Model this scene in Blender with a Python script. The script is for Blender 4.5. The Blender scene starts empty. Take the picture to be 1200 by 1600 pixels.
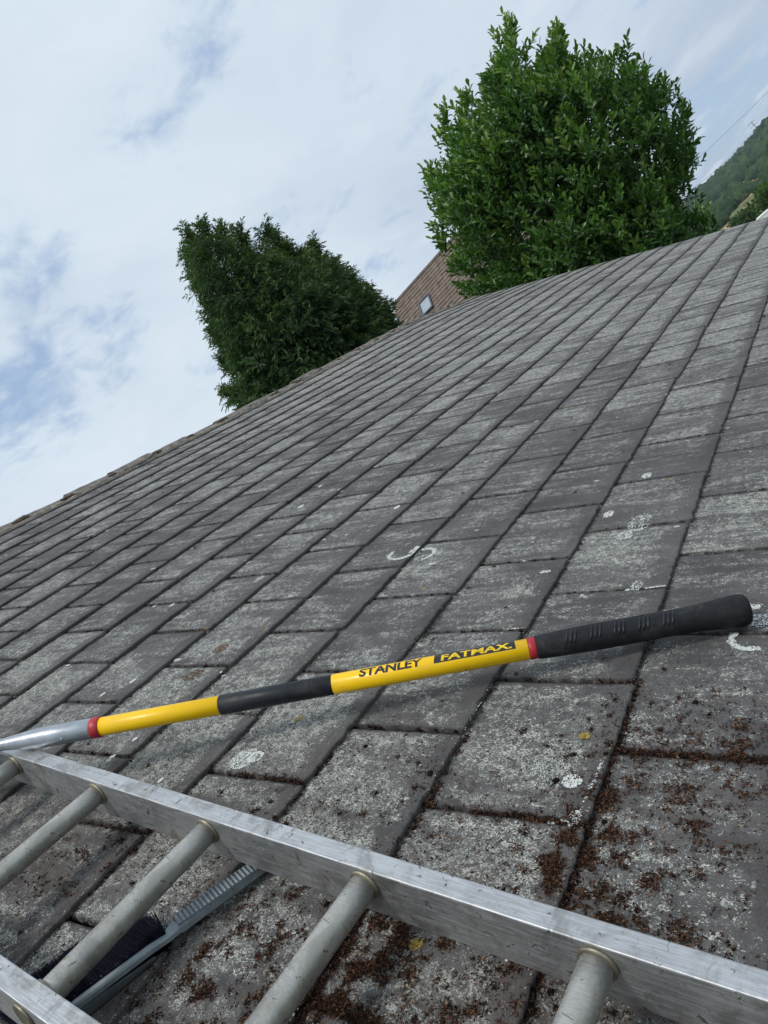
import bpy, bmesh, math, random
import numpy as np
from mathutils import Vector, Matrix, noise
random.seed(7); rng = np.random.default_rng(7)
R = math.radians
scn = bpy.context.scene

# ------------------------------------------------------------------ camera
H = 0.70                      # distance from the lens to the roof surface
CZ = 3.4                      # lens height above the ground
M = Matrix(((0.468805, -0.41198, 0.781341), (-0.577395, 0.526488, 0.62404), (-0.668459, -0.743695, 0.008945)))
CAM = Vector((0, 0, CZ)); F = 1155.0
cam_data = bpy.data.cameras.new('camera'); cam = bpy.data.objects.new('camera', cam_data)
scn.collection.objects.link(cam)
rx = M @ Vector((1, 0, 0)); uy = M @ Vector((0, -1, 0)); bz = M @ Vector((0, 0, -1))
mw = Matrix((rx, uy, bz)).transposed().to_4x4(); mw.translation = CAM
cam.matrix_world = mw
cam_data.sensor_fit = 'VERTICAL'; cam_data.sensor_height = 36; cam_data.lens = 1155 / 1600 * 36
cam_data.clip_start = 0.02; cam_data.clip_end = 6000
scn.camera = cam

# ------------------------------------------------------------------ sky and sun
SUN_DIR = Vector((-0.48, -0.04, 0.90)).normalized()
sun_el = math.asin(SUN_DIR.z); sun_az = math.atan2(SUN_DIR.x, SUN_DIR.y)
world = bpy.data.worlds.new('World'); scn.world = world; world.use_nodes = True
nt = world.node_tree; nt.nodes.clear()


class G:
    """small node-graph helper"""
    def __init__(s, tree): s.t = tree
    def n(s, typ, **kw):
        nd = s.t.nodes.new(typ)
        for k, v in kw.items(): setattr(nd, k, v)
        return nd
    def put(s, sock, v):
        if isinstance(v, bpy.types.NodeSocket): s.t.links.new(v, sock)
        elif v is not None: sock.default_value = v
    def m(s, op, a, b=None, c=None, clamp=False):
        nd = s.n('ShaderNodeMath', operation=op, use_clamp=clamp)
        for i, v in enumerate((a, b, c)): s.put(nd.inputs[i], v)
        return nd.outputs[0]
    def v(s, op, a, b=None, sc=None):
        nd = s.n('ShaderNodeVectorMath', operation=op)
        s.put(nd.inputs[0], a)
        if b is not None: s.put(nd.inputs[1], b)
        if sc is not None: s.put(nd.inputs['Scale'], sc)
        return nd.outputs['Value'] if op in ('DOT_PRODUCT', 'LENGTH', 'DISTANCE') else nd.outputs[0]
    def noise(s, vec, scale, detail=2, rough=.5, dist=0, out='Fac'):
        nd = s.n('ShaderNodeTexNoise'); s.put(nd.inputs['Vector'], vec)
        nd.inputs['Scale'].default_value = scale; nd.inputs['Detail'].default_value = detail
        nd.inputs['Roughness'].default_value = rough; nd.inputs['Distortion'].default_value = dist
        return nd.outputs[out]
    def ss(s, x, a, b, lo=0., hi=1.):
        nd = s.n('ShaderNodeMapRange', interpolation_type='SMOOTHSTEP')
        s.put(nd.inputs[0], x)
        for i, v in enumerate((a, b, lo, hi)): s.put(nd.inputs[i + 1], v)
        return nd.outputs[0]
    def mix(s, f, a, b, blend='MIX'):
        nd = s.n('ShaderNodeMix', data_type='RGBA', blend_type=blend)
        s.put(nd.inputs[0], f)
        for i, v in ((6, a), (7, b)):
            if isinstance(v, tuple) and len(v) == 3: v = v + (1,)
            s.put(nd.inputs[i], v)
        return nd.outputs[2]
    def comb(s, x, y, z):
        nd = s.n('ShaderNodeCombineXYZ')
        for i, v in enumerate((x, y, z)): s.put(nd.inputs[i], v)
        return nd.outputs[0]
    def sep(s, v):
        nd = s.n('ShaderNodeSeparateXYZ'); s.put(nd.inputs[0], v); return nd.outputs


def px_dir(x, y):
    return (M @ Vector((x - 600, y - 800, F))).normalized()


g = G(nt)
tc = g.n('ShaderNodeTexCoord').outputs['Generated']
sx, sy, sz = g.sep(tc)
den = g.m('ADD', g.m('MAXIMUM', sz, 0.0), 0.16)
cp = g.comb(g.m('DIVIDE', sx, den), g.m('DIVIDE', sy, den), 0.0)
n1 = g.noise(cp, 2.6, 8, .58, .3)
n2 = g.noise(g.v('MULTIPLY', cp, (0.35, 1.2, 1)), 1.3, 5, .55, .4)
hole = None                                   # breaks in the overcast
for (x, y, c0, c1, amt) in ((-20, 400, .985, 1.0, .022), (245, 40, .990, 1.0, .07), (120, 500, .992, 1.0, .07), (-10, 640, .992, 1.0, .06), (-40, 160, .98, 1.0, .04), (1240, 310, .965, 1.0, .20)):
    d = g.v('DOT_PRODUCT', tc, tuple(px_dir(x, y)))
    b = g.ss(d, c0, c1, 0., amt)
    hole = b if hole is None else g.m('ADD', hole, b)
low = g.ss(sz, .02, .16, .05, 0.)
cov = g.m('SUBTRACT', g.m('ADD', g.m('MULTIPLY', n1, .75), g.m('MULTIPLY', n2, .25)), g.m('ADD', hole, low))
cov = g.ss(g.m('ADD', cov, g.m('MULTIPLY', g.m('SUBTRACT', g.noise(cp, 11, 6, .62, .5), .5), .34)), .24, .45, .15, 1.)
n3 = g.noise(g.v('MULTIPLY', cp, (.55, 1.0, 1)), .9, 5, .55, .5)
side = g.ss(g.v('DOT_PRODUCT', tc, tuple(Vector((1, -.25, 0)).normalized())), .55, 1.0)   # thicker, greyer deck ahead
grey = g.m('ADD', g.ss(n3, .38, .66, 0., .55), g.m('MULTIPLY', side, .45), clamp=True)
cloud = g.mix(grey, (6.9, 7.9, 8.8), (4.8, 5.7, 7.0))
bright = g.ss(n1, .5, .72, 0., .30)
cloud = g.mix(bright, cloud, (8.2, 8.8, 9.4))
sky = g.n('ShaderNodeTexSky', sky_type='NISHITA', sun_disc=False)
sky.sun_elevation = sun_el; sky.sun_rotation = sun_az; sky.air_density = 1.2; sky.dust_density = 1.5
skyc = g.mix(.6, sky.outputs[0], (3.9, 5.6, 8.4))
col = g.mix(cov, skyc, cloud)
bg = g.n('ShaderNodeBackground'); nt.links.new(col, bg.inputs[0]); bg.inputs[1].default_value = 0.095
out = g.n('ShaderNodeOutputWorld'); nt.links.new(bg.outputs[0], out.inputs[0])

sl = bpy.data.lights.new('sun', 'SUN'); sl.energy = 1.7; sl.angle = R(12); sl.color = (1, .96, .9)
so = bpy.data.objects.new('sun', sl); scn.collection.objects.link(so)
so.rotation_euler = (-SUN_DIR).to_track_quat('-Z', 'Y').to_euler()
scn.view_settings.view_transform = 'Standard'; scn.view_settings.look = 'None'
scn.view_settings.exposure = 0.12; scn.view_settings.gamma = 1

# ------------------------------------------------------------------ helpers
WM = {}


def link(name, data, parent=None, mat=None, world=None):
    o = bpy.data.objects.new(name, data); scn.collection.objects.link(o)
    w = world or Matrix.Identity(4)
    if parent is not None:
        o.parent = parent; o.matrix_local = WM[parent.name].inverted() @ w
    else: o.matrix_world = w
    WM[o.name] = w
    if mat is not None and data is not None and hasattr(data, 'materials') and len(data.materials) == 0:
        for mm in (mat if isinstance(mat, (list, tuple)) else [mat]): data.materials.append(mm)
    return o


def tag(o, label=None, cat=None, group=None, kind=None):
    for k, v in (('label', label), ('category', cat), ('group', group), ('kind', kind)):
        if v: o[k] = v
    return o


def empty(name, loc, rotz=0):
    o = link(name, None, world=Matrix.Translation(loc) @ Matrix.Rotation(rotz, 4, 'Z'))
    o.empty_display_size = .2
    return o


def mesh_np(name, verts, faces, attrs=None, smooth=False, uv=None, midx=None):
    """verts (n,3), faces (m,k) arrays"""
    verts = np.asarray(verts, dtype=np.float32); faces = np.asarray(faces, dtype=np.int32)
    me = bpy.data.meshes.new(name); k = faces.shape[1]
    me.vertices.add(len(verts)); me.vertices.foreach_set('co', verts.ravel())
    me.loops.add(faces.size); me.loops.foreach_set('vertex_index', faces.ravel())
    me.polygons.add(len(faces)); me.polygons.foreach_set('loop_start', np.arange(0, faces.size, k, dtype=np.int32))
    me.polygons.foreach_set('loop_total', np.full(len(faces), k, dtype=np.int32))
    if midx is not None: me.polygons.foreach_set('material_index', np.asarray(midx, dtype=np.int32))
    me.update(calc_edges=True)
    if smooth: me.polygons.foreach_set('use_smooth', np.ones(len(faces), dtype=bool))
    for nm, vals in (attrs or {}).items():
        at = me.attributes.new(nm, 'FLOAT', 'POINT'); at.data.foreach_set('value', np.asarray(vals, dtype=np.float32))
    if uv is not None:
        at = me.attributes.new('uvp', 'FLOAT_VECTOR', 'POINT'); at.data.foreach_set('vector', np.asarray(uv, dtype=np.float32).ravel())
    return me


def from_bm(name, bm, smooth=False):
    bmesh.ops.recalc_face_normals(bm, faces=bm.faces)
    me = bpy.data.meshes.new(name); bm.to_mesh(me); bm.free()
    if smooth:
        for p in me.polygons: p.use_smooth = True
    return me


def box_bm(bm, c, size, ax=None, bev=0):
    """box centred on c, size along the three axes of ax (3 vectors)"""
    ax = ax or (Vector((1, 0, 0)), Vector((0, 1, 0)), Vector((0, 0, 1)))
    r = bmesh.ops.create_cube(bm, size=1)
    vs = r['verts']
    for v in vs:
        v.co = Vector(c) + ax[0] * v.co.x * size[0] + ax[1] * v.co.y * size[1] + ax[2] * v.co.z * size[2]
    if bev:
        es = list({e for v in vs for e in v.link_edges})
        bmesh.ops.bevel(bm, geom=es, offset=bev, segments=2, affect='EDGES', profile=.5)


def perp(d):
    d = d.normalized(); a = Vector((0, 0, 1)) if abs(d.z) < .9 else Vector((1, 0, 0))
    u = d.cross(a).normalized(); return u, d.cross(u).normalized()


def lathe_bm(bm, P0, A, prof, seg=32, frame=None, caps=True):
    """prof: list of (distance along A, radius)"""
    u, w = frame or perp(A); rings = []
    for (t, r) in prof:
        rings.append([bm.verts.new(P0 + A * t + (u * math.cos(2 * math.pi * i / seg) + w * math.sin(2 * math.pi * i / seg)) * r) for i in range(seg)])
    for a, b in zip(rings[:-1], rings[1:]):
        for i in range(seg): bm.faces.new((a[i], a[(i + 1) % seg], b[(i + 1) % seg], b[i]))
    if caps: bm.faces.new(rings[0]); bm.faces.new(rings[-1][::-1])


def tube_bm(bm, pts, rad, seg=8):
    rad = rad if isinstance(rad, (list, tuple)) else [rad] * len(pts)
    rings = []; u0 = None
    for i, p in enumerate(pts):
        d = (pts[min(i + 1, len(pts) - 1)] - pts[max(i - 1, 0)]).normalized()
        if u0 is None: u0, _ = perp(d)
        u = (u0 - d * u0.dot(d)).normalized(); w = d.cross(u); u0 = u
        rings.append([bm.verts.new(p + (u * math.cos(2 * math.pi * k / seg) + w * math.sin(2 * math.pi * k / seg)) * rad[i]) for k in range(seg)])
    for a, b in zip(rings[:-1], rings[1:]):
        for i in range(seg): bm.faces.new((a[i], a[(i + 1) % seg], b[(i + 1) % seg], b[i]))
    bm.faces.new(rings[0]); bm.faces.new(rings[-1][::-1])


def new_mat(name):
    m = bpy.data.materials.new(name); m.use_nodes = True; t = m.node_tree; t.nodes.clear()
    gg = G(t); b = gg.n('ShaderNodeBsdfPrincipled'); o = gg.n('ShaderNodeOutputMaterial')
    t.links.new(b.outputs[0], o.inputs[0]); return m, gg, b


def simple(name, col, rough=.6, metal=0., nscale=40, namt=.25, bump=.0, bscale=200, spec=.5, coat=0):
    m, gg, b = new_mat(name)
    pos = gg.n('ShaderNodeTexCoord').outputs['Object']
    f = gg.noise(pos, nscale, 4, .6)
    lo = tuple(c * (1 - namt) for c in col); hi = tuple(min(1, c * (1 + namt)) for c in col)
    c = gg.mix(gg.ss(f, .3, .7), lo, hi); gg.put(b.inputs['Base Color'], c)
    gg.put(b.inputs['Roughness'], gg.ss(gg.noise(pos, nscale * .6, 3), .3, .7, max(.03, rough - .08), min(1, rough + .08)))
    b.inputs['Metallic'].default_value = metal; b.inputs['Specular IOR Level'].default_value = spec
    b.inputs['Coat Weight'].default_value = coat
    if bump:
        bn = gg.n('ShaderNodeBump'); bn.inputs['Strength'].default_value = bump; bn.inputs['Distance'].default_value = .002
        gg.put(bn.inputs['Height'], gg.noise(pos, bscale, 4, .6)); gg.put(b.inputs['Normal'], bn.outputs[0])
    return m


# roof frame: X along the courses (level), D up the slope, N out of the roof
PITCH = R(30)
X = Vector((1, 0, 0)); D = Vector((0, math.cos(PITCH), math.sin(PITCH))); N = X.cross(D)
HOG = .05; B_RIDGE = 3.93; A_END = 8.85; A_START = -1.2; B_EAVE = -.80


def hog(a, b):
    """the old roof is not quite flat: the ridge humps up towards the far gable"""
    t = max(0., min(1., (a - 4.2) / 3.0)); t = t * t * (3 - 2 * t)
    u = max(0., min(1., (a - 7.2) / 1.7)); u = u * u * (3 - 2 * u)
    v = max(0., b / B_RIDGE)
    return (HOG * t * (1 - u)) * v ** 2 + .006 * math.sin(a * 1.3 + 1) * math.sin(b * 1.9)


def P(a, b, e=0.): return CAM + X * a + D * b + N * (e - H + hog(a, b))


def ab(x, y, e=0.):
    """roof coordinates (a, b) of the point seen at (x, y) in the photograph, e above the tiles"""
    r = M @ Vector((x - 600, y - 800, F)); t = -(H - e) / r.dot(N); q = r * t
    return q.dot(X), q.dot(D)


def at_depth(x, y, d): return CAM + (M @ Vector((x - 600, y - 800, F))) * (d / F)


RF = Matrix((X, D, N)).transposed().to_4x4()


def frame_at(a, b, e=0., rot=0., tip=0.):
    m = RF.copy() @ Matrix.Rotation(rot, 4, 'Z') @ Matrix.Rotation(tip, 4, 'X'); m.translation = P(a, b, e); return m


# courses: b of every butt line and the stagger of its side joints
hb = [-.765, -.46, -.155, .145, .46, .786, 1.095, 1.403, 1.695, 1.99, 2.28, 2.565]
while hb[-1] < 5.5: hb.append(hb[-1] + .283)
CB = [v * .7 for v in hb]
TW = .2975; TH = .0092


def a0_of(i): return (.10 if i % 2 == 0 else .3125) * .7          # courses 4 (A), 6, 8 ... use .10


def course(b):
    for i in range(len(CB) - 1, -1, -1):
        if b >= CB[i]: return i
    return 0


def surf(a, b):
    i = course(b); g_ = (CB[i + 1] - CB[i]) if i + 1 < len(CB) else .2
    return -TH * (b - CB[i]) / g_ * .9


# ------------------------------------------------------------------ materials
def tile_material():
    m, gg, b = new_mat('concrete_tile')
    pos = gg.n('ShaderNodeNewGeometry').outputs['Position']
    a = gg.v('DOT_PRODUCT', pos, tuple(X)); bb = gg.v('DOT_PRODUCT', pos, tuple(D)); cc = gg.v('DOT_PRODUCT', pos, tuple(N))
    q = gg.comb(a, bb, cc)
    at = gg.n('ShaderNodeAttribute', attribute_name='tid'); tid = at.outputs['Fac']
    uvn = gg.n('ShaderNodeAttribute', attribute_name='uvp'); u, v, _ = gg.sep(uvn.outputs['Vector'])
    q = gg.comb(gg.m('ADD', a, gg.m('MULTIPLY', tid, 7.0)), bb, gg.m('ADD', cc, gg.m('MULTIPLY', tid, 3.0)))
    qs = gg.v('MULTIPLY', q, (1.5, .55, 1.))
    # big growth patches, streaked down the slope
    p1 = gg.noise(qs, 7.5, 5, .62, .5)
    p2 = gg.noise(gg.v('MULTIPLY', q, (3.2, .55, 1.)), 13, 4, .6, .2)
    wob = gg.m('MULTIPLY', gg.m('SUBTRACT', gg.noise(q, 26, 4, .65), .5), .45)
    vw = gg.m('ADD', v, wob); uw = gg.m('ADD', u, gg.m('MULTIPLY', wob, .6))
    edge = gg.m('MULTIPLY', gg.ss(vw, .04, .24), gg.m('MULTIPLY', gg.ss(uw, -.04, .06), gg.ss(uw, 1.04, .94)))
    edge = gg.m('ADD', gg.m('MULTIPLY', edge, .80), .12)
    tr = gg.m('ADD', gg.m('SUBTRACT', gg.m('MULTIPLY', tid, .11), .055), gg.m('ADD', gg.ss(a, 1.2, 5.5, -.015, .05), gg.ss(a, 1.5, .6, 0., .06)))
    pm = gg.m('ADD', gg.m('ADD', gg.m('MULTIPLY', p1, .6), gg.m('MULTIPLY', p2, .4)), tr)
    pm = gg.m('MULTIPLY', gg.ss(pm, .34, .62), edge)
    # worm-like lichen specks, a few millimetres each
    s1 = gg.noise(gg.v('MULTIPLY', q, (1.2, .85, 1.)), 185, 2.0, .6, 2.2)
    s2 = gg.noise(q, 70, 3, .6, .6)
    sp = gg.m('ADD', gg.m('MULTIPLY', s1, .75), gg.m('MULTIPLY', s2, .25))
    thr = gg.m('SUBTRACT', .64, gg.m('MULTIPLY', pm, .155))
    speck = gg.ss(gg.m('SUBTRACT', sp, thr), -.01, .045)
    film = gg.m('MULTIPLY', gg.m('MULTIPLY', pm, gg.ss(s2, .3, .65)), .42)
    base = gg.mix(gg.ss(gg.noise(q, 9, 5, .6), .3, .7), (.069, .066, .067), (.118, .112, .111))
    base = gg.mix(gg.ss(gg.noise(q, 420, 2, .6), .35, .65, 0., .5), base, (.035, .033, .034))
    tint = gg.mix(tid, (.96, .955, .96), (1.20, 1.185, 1.16))
    base = gg.mix(1.0, base, tint, 'MULTIPLY')
    # brown dirt where the moss has been raked off near the ladder
    dirt = gg.m('MULTIPLY', gg.ss(a, 1.0, .25), gg.ss(gg.noise(q, 6, 4, .65), .36, .66))
    base = gg.mix(gg.m('MULTIPLY', dirt, .6), base, (.052, .036, .028))
    lich = gg.mix(gg.ss(gg.noise(q, 30, 3), .35, .65), (.40, .41, .38), (.56, .56, .50))
    c = gg.mix(film, base, gg.mix(gg.ss(a, 1., 4.5), (.26, .262, .25), (.56, .56, .55)))
    c = gg.mix(gg.m('MULTIPLY', speck, gg.m('MULTIPLY', gg.ss(pm, -.1, .25, .32, .95), gg.m('SUBTRACT', 1., gg.m('MULTIPLY', dirt, .62)))), c, lich)
    # darker, patchy seam line along the side joints and upper edge
    seam = gg.m('MULTIPLY', gg.m('MULTIPLY', gg.ss(u, 0., .03), gg.ss(u, 1., .97)), gg.ss(v, 1.02, .965))
    seam = gg.m('MULTIPLY', gg.ss(seam, 0., 1., .95, 0.), gg.ss(gg.noise(q, 60, 4, .7), .35, .6))
    c = gg.mix(seam, c, (.028, .024, .022))
    # mustard crusts
    ys = gg.ss(gg.noise(q, 13, 2, .5), .745, .79)
    c = gg.mix(gg.m('MULTIPLY', ys, .6), c, (.30, .21, .06))
    ws = gg.ss(gg.noise(gg.v('ADD', q, (5, 3, 1)), 19, 3, .6), .735, .78)
    c = gg.mix(gg.m('MULTIPLY', ws, .8), c, (.55, .56, .54))
    gg.put(b.inputs['Base Color'], c); b.inputs['Roughness'].default_value = .86
    b.inputs['Specular IOR Level'].default_value = .35
    h = gg.m('ADD', gg.m('MULTIPLY', gg.noise(q, 260, 4, .65), .5), gg.m('ADD', gg.m('MULTIPLY', speck, .35), gg.m('MULTIPLY', gg.noise(q, 38, 4, .6), .7)))
    bn = gg.n('ShaderNodeBump'); bn.inputs['Strength'].default_value = .8; bn.inputs['Distance'].default_value = .0026
    gg.put(bn.inputs['Height'], h); gg.put(b.inputs['Normal'], bn.outputs[0])
    return m


def alu_material(name, dull):
    m, gg, b = new_mat(name)
    pos = gg.n('ShaderNodeTexCoord').outputs['Object']
    n_a = gg.noise(pos, 9, 5, .65, .4); n_b = gg.noise(gg.v('MULTIPLY', pos, (60, 3, 60)), 8, 3, .6)
    n_c = gg.noise(pos, 55, 4, .7, .8)
    c = gg.mix(gg.ss(n_a, .3, .7), (.34, .335, .325) if dull else (.44, .44, .44), (.47, .455, .42) if dull else (.57, .57, .57))
    c = gg.mix(gg.ss(n_b, .42, .62, 0., .35), c, (.80, .82, .85) if not dull else (.62, .60, .54))
    c = gg.mix(gg.ss(gg.noise(pos, 18, 5, .7, .6), .5, .66, 0., .55), c, (.22, .21, .20))
    c = gg.mix(gg.ss(n_c, .61, .67, 0., .8), c, (.07, .065, .055))
    c = gg.mix(gg.ss(gg.noise(pos, 28, 4, .7), .58, .68, 0., .45), c, (.33, .29, .22))
    gg.put(b.inputs['Base Color'], c)
    b.inputs['Metallic'].default_value = .72 if dull else .85
    gg.put(b.inputs['Roughness'], gg.ss(gg.m('ADD', gg.m('MULTIPLY', n_b, .5), gg.m('MULTIPLY', n_c, .5)), .3, .7, .38 if dull else .33, .65 if dull else .58))
    bn = gg.n('ShaderNodeBump'); bn.inputs['Strength'].default_value = .35; bn.inputs['Distance'].default_value = .0008
    gg.put(bn.inputs['Height'], gg.m('ADD', gg.m('MULTIPLY', n_b, .6), n_c)); gg.put(b.inputs['Normal'], bn.outputs[0])
    return m


def tone_material(name, stops, rough=.7, spec=.3, trans=0., nscale=0):
    """colour from the per-piece 'tone' attribute"""
    m, gg, b = new_mat(name)
    t = gg.n('ShaderNodeAttribute', attribute_name='tone').outputs['Fac']
    cr = gg.n('ShaderNodeValToRGB'); gg.put(cr.inputs[0], t)
    el = cr.color_ramp.elements
    while len(el) < len(stops): el.new(.5)
    for e_, (p_, c_) in zip(el, stops): e_.position = p_; e_.color = c_ + (1,)
    gg.put(b.inputs['Base Color'], cr.outputs[0]); b.inputs['Roughness'].default_value = rough
    b.inputs['Specular IOR Level'].default_value = spec
    if trans:
        tl = gg.n('ShaderNodeBsdfTranslucent'); gg.put(tl.inputs[0], gg.mix(1., cr.outputs[0], (1.1, 1.5, .5), 'MULTIPLY'))
        mx = gg.n('ShaderNodeMixShader'); mx.inputs[0].default_value = trans
        gg.t.links.new(b.outputs[0], mx.inputs[1]); gg.t.links.new(tl.outputs[0], mx.inputs[2])
        o = [n for n in gg.t.nodes if n.type == 'OUTPUT_MATERIAL'][0]; gg.t.links.new(mx.outputs[0], o.inputs[0])
    return m


MT = tile_material()
M_deck = simple('roof_felt', (.03, .028, .027), .9)
M_mortar = simple('mortar', (.26, .225, .18), .9, nscale=18, namt=.35, bump=.8, bscale=120)
M_ridge = simple('ridge_concrete', (.15, .13, .12), .85, nscale=22, namt=.5, bump=.7, bscale=90)
M_brick = simple('brick_wall', (.24, .13, .09), .85, nscale=12, namt=.3)
M_white = simple('white_paint', (.75, .75, .73), .45, namt=.05)
M_rail = alu_material('ladder_rail_aluminium', False)
M_rung = alu_material('ladder_rung_aluminium', True)
M_alu_edge = simple('collar_brass_tone', (.30, .27, .20), .45, .8)


# ------------------------------------------------------------------ ground, hill
gm = simple('grass_ground', (.06, .09, .03), .95, nscale=.4, namt=.4)
bm = bmesh.new(); bmesh.ops.create_circle(bm, cap_ends=True, radius=5000, segments=64)
tag(link('ground', from_bm('ground', bm), mat=gm), kind='structure')


def hill_h(x, y):
    r = math.hypot(x, y); az = math.degrees(math.atan2(y, x))
    up = max(0., min(1., (r - 110) / 560)) ** 2.1
    top = 25 + 2.5 * math.sin(az * .31 + .4) + 1.4 * math.sin(az * .9)
    return top * up + 1.2 * math.sin(x * .02) * math.cos(y * .017) * up


hm, gg, b = new_mat('hill_fields')
pos = gg.n('ShaderNodeNewGeometry').outputs['Position']
px_, py_, pz_ = gg.sep(pos)
c = gg.mix(gg.ss(gg.noise(pos, .02, 4), .35, .65), (.045, .080, .022), (.085, .12, .035))
fld = gg.noise(gg.v('MULTIPLY', pos, (.55, 1.0, 0)), .016, 1.5, .4)
inb = gg.m('MULTIPLY', gg.ss(px_, 190, 200), gg.ss(px_, 470, 450))
c = gg.mix(gg.m('MULTIPLY', inb, gg.ss(fld, .41, .44)), c, (.46, .30, .13))
c = gg.mix(gg.ss(gg.noise(pos, .5, 4), .3, .7, 0., .2), c, (.30, .22, .10))
gg.put(b.inputs['Base Color'], c); b.inputs['Roughness'].default_value = .95
vs = []; fs = []
azs = np.radians(np.linspace(-75, 75, 90)); rs = np.concatenate([np.linspace(100, 700, 40), np.linspace(740, 1500, 10)])
for r_ in rs:
    for a_ in azs:
        x_, y_ = r_ * math.cos(a_), r_ * math.sin(a_); vs.append((x_, y_, hill_h(x_, y_) - (.5 if r_ < 101 else 0)))
for i in range(len(rs) - 1):
    for j in range(len(azs) - 1): q = i * len(azs) + j; fs.append((q, q + 1, q + 1 + len(azs), q + len(azs)))
tag(link('hill', mesh_np('hill', vs, fs, smooth=True), mat=hm), kind='structure')

# the wood on the hill: hundreds of rounded crowns that read as one mass
M_wood = tone_material('far_wood', [(0, (.018, .040, .020)), (.6, (.035, .070, .028)), (1, (.075, .12, .035))], .9, .1)


def blob(n_sub=3):
    bm = bmesh.new(); bmesh.ops.create_icosphere(bm, subdivisions=n_sub, radius=1)
    v = np.array([x.co[:] for x in bm.verts]); f = np.array([[x.index for x in p.verts] for p in bm.faces]); bm.free(); return v, f


bv, bf = blob(3)
V = []; Fc = []; T = []; off = 0
for k in range(1300):
    az = R(random.uniform(-2, 9.5)); r_ = random.uniform(240, 705)
    x_, y_ = r_ * math.cos(az), r_ * math.sin(az)
    cl = noise.noise(Vector((x_ * .011, y_ * .013, 4)))
    if 300 < r_ < 455 and noise.noise(Vector((x_ * .045, y_ * .09, 9))) < -.02: continue
    if r_ < 300 and noise.noise(Vector((x_ * .04, y_ * .08, 3))) < .12: continue
    s = random.uniform(3.2, 6.0) * (.62 if r_ < 455 else 1)
    ph = random.uniform(0, 50)
    dsp = np.array([noise.noise(Vector(p) * 2.3 + Vector((ph, 0, 0))) * .40 + noise.noise(Vector(p) * 5 + Vector((ph, 0, 0))) * .32 + noise.noise(Vector(p) * 11 + Vector((ph, 0, 0))) * .25 for p in bv])
    v = bv * (1 + dsp)[:, None] * np.array([s * .62, s * .62, s * .72]) + np.array([x_, y_, hill_h(x_, y_) + s * .45])
    V.append(v); Fc.append(bf + off); off += len(v); T.append(np.clip(random.uniform(0, .75) + dsp * 1.0, 0, 1))
tag(link('hillside_wood', mesh_np('hillside_wood', np.vstack(V), np.vstack(Fc), {'tone': np.concatenate(T)}), mat=M_wood),
    'dark green wood covering the distant hill at the right edge', 'woodland', kind='stuff')

# ------------------------------------------------------------------ foliage builders


def poly_dist(pts, poly):
    """signed distance (inside +) of pts to polygon, and outward direction"""
    poly = np.asarray(poly, float); a = poly; b_ = np.roll(poly, -1, 0)
    dmin = np.full(len(pts), 1e9); dirv = np.zeros((len(pts), 2)); ins = np.zeros(len(pts), bool)
    for p0, p1 in zip(a, b_):
        e = p1 - p0; w = pts - p0; t = np.clip((w @ e) / (e @ e + 1e-9), 0, 1)
        q = p0 + t[:, None] * e; dv = q - pts; d = np.linalg.norm(dv, axis=1)
        k = d < dmin; dmin[k] = d[k]; dirv[k] = dv[k]
        c1 = (p0[1] <= pts[:, 1]) != (p1[1] <= pts[:, 1])
        xi = p0[0] + (pts[:, 1] - p0[1]) * (p1[0] - p0[0]) / (p1[1] - p0[1] + 1e-12)
        ins ^= c1 & (pts[:, 0] < xi)
    return dmin, dirv / (dmin[:, None] + 1e-9), ins


MA = np.array(M); CA = np.array(CAM)


def crown_points(poly, depth, n, R0, flat=1.0, shell=.7, margin=0.):
    """points in a solid crown whose silhouette is poly (photo px at that depth); returns world points, outward dirs, depth-in-crown"""
    poly = np.asarray(poly, float); lo = poly.min(0); hi = poly.max(0); P_ = []; O_ = []; S_ = []; got = 0
    while got < n:
        p = rng.uniform(lo, hi, (n * 2, 2)); d, dv, ins = poly_dist(p, poly); k = ins & (d > margin)
        p, d, dv = p[k], d[k], dv[k]
        dd = np.minimum(d, R0); T_ = np.sqrt(dd * (2 * R0 - dd)) * flat
        z = np.where(rng.random(len(p)) < shell, np.sign(rng.normal(size=len(p)) - .5) * rng.uniform(.72, 1, len(p)), rng.uniform(-1, 1, len(p)))
        fr = np.clip(d / R0, 0, 1)
        c3 = np.stack([p[:, 0] - 600, p[:, 1] - 800, np.full(len(p), F)], 1) * (depth / F)
        c3[:, 2] += z * T_ * depth / F
        o3 = np.stack([dv[:, 0] * (1 - fr), dv[:, 1] * (1 - fr), z * np.sqrt(fr)], 1)
        P_.append(c3 @ MA.T + CA); O_.append(o3 @ MA.T); S_.append(np.abs(z)); got += len(p)
    return np.vstack(P_)[:n], np.vstack(O_)[:n], np.concatenate(S_)[:n]


def nrm(v): return v / (np.linalg.norm(v, axis=-1, keepdims=True) + 1e-9)


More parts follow.
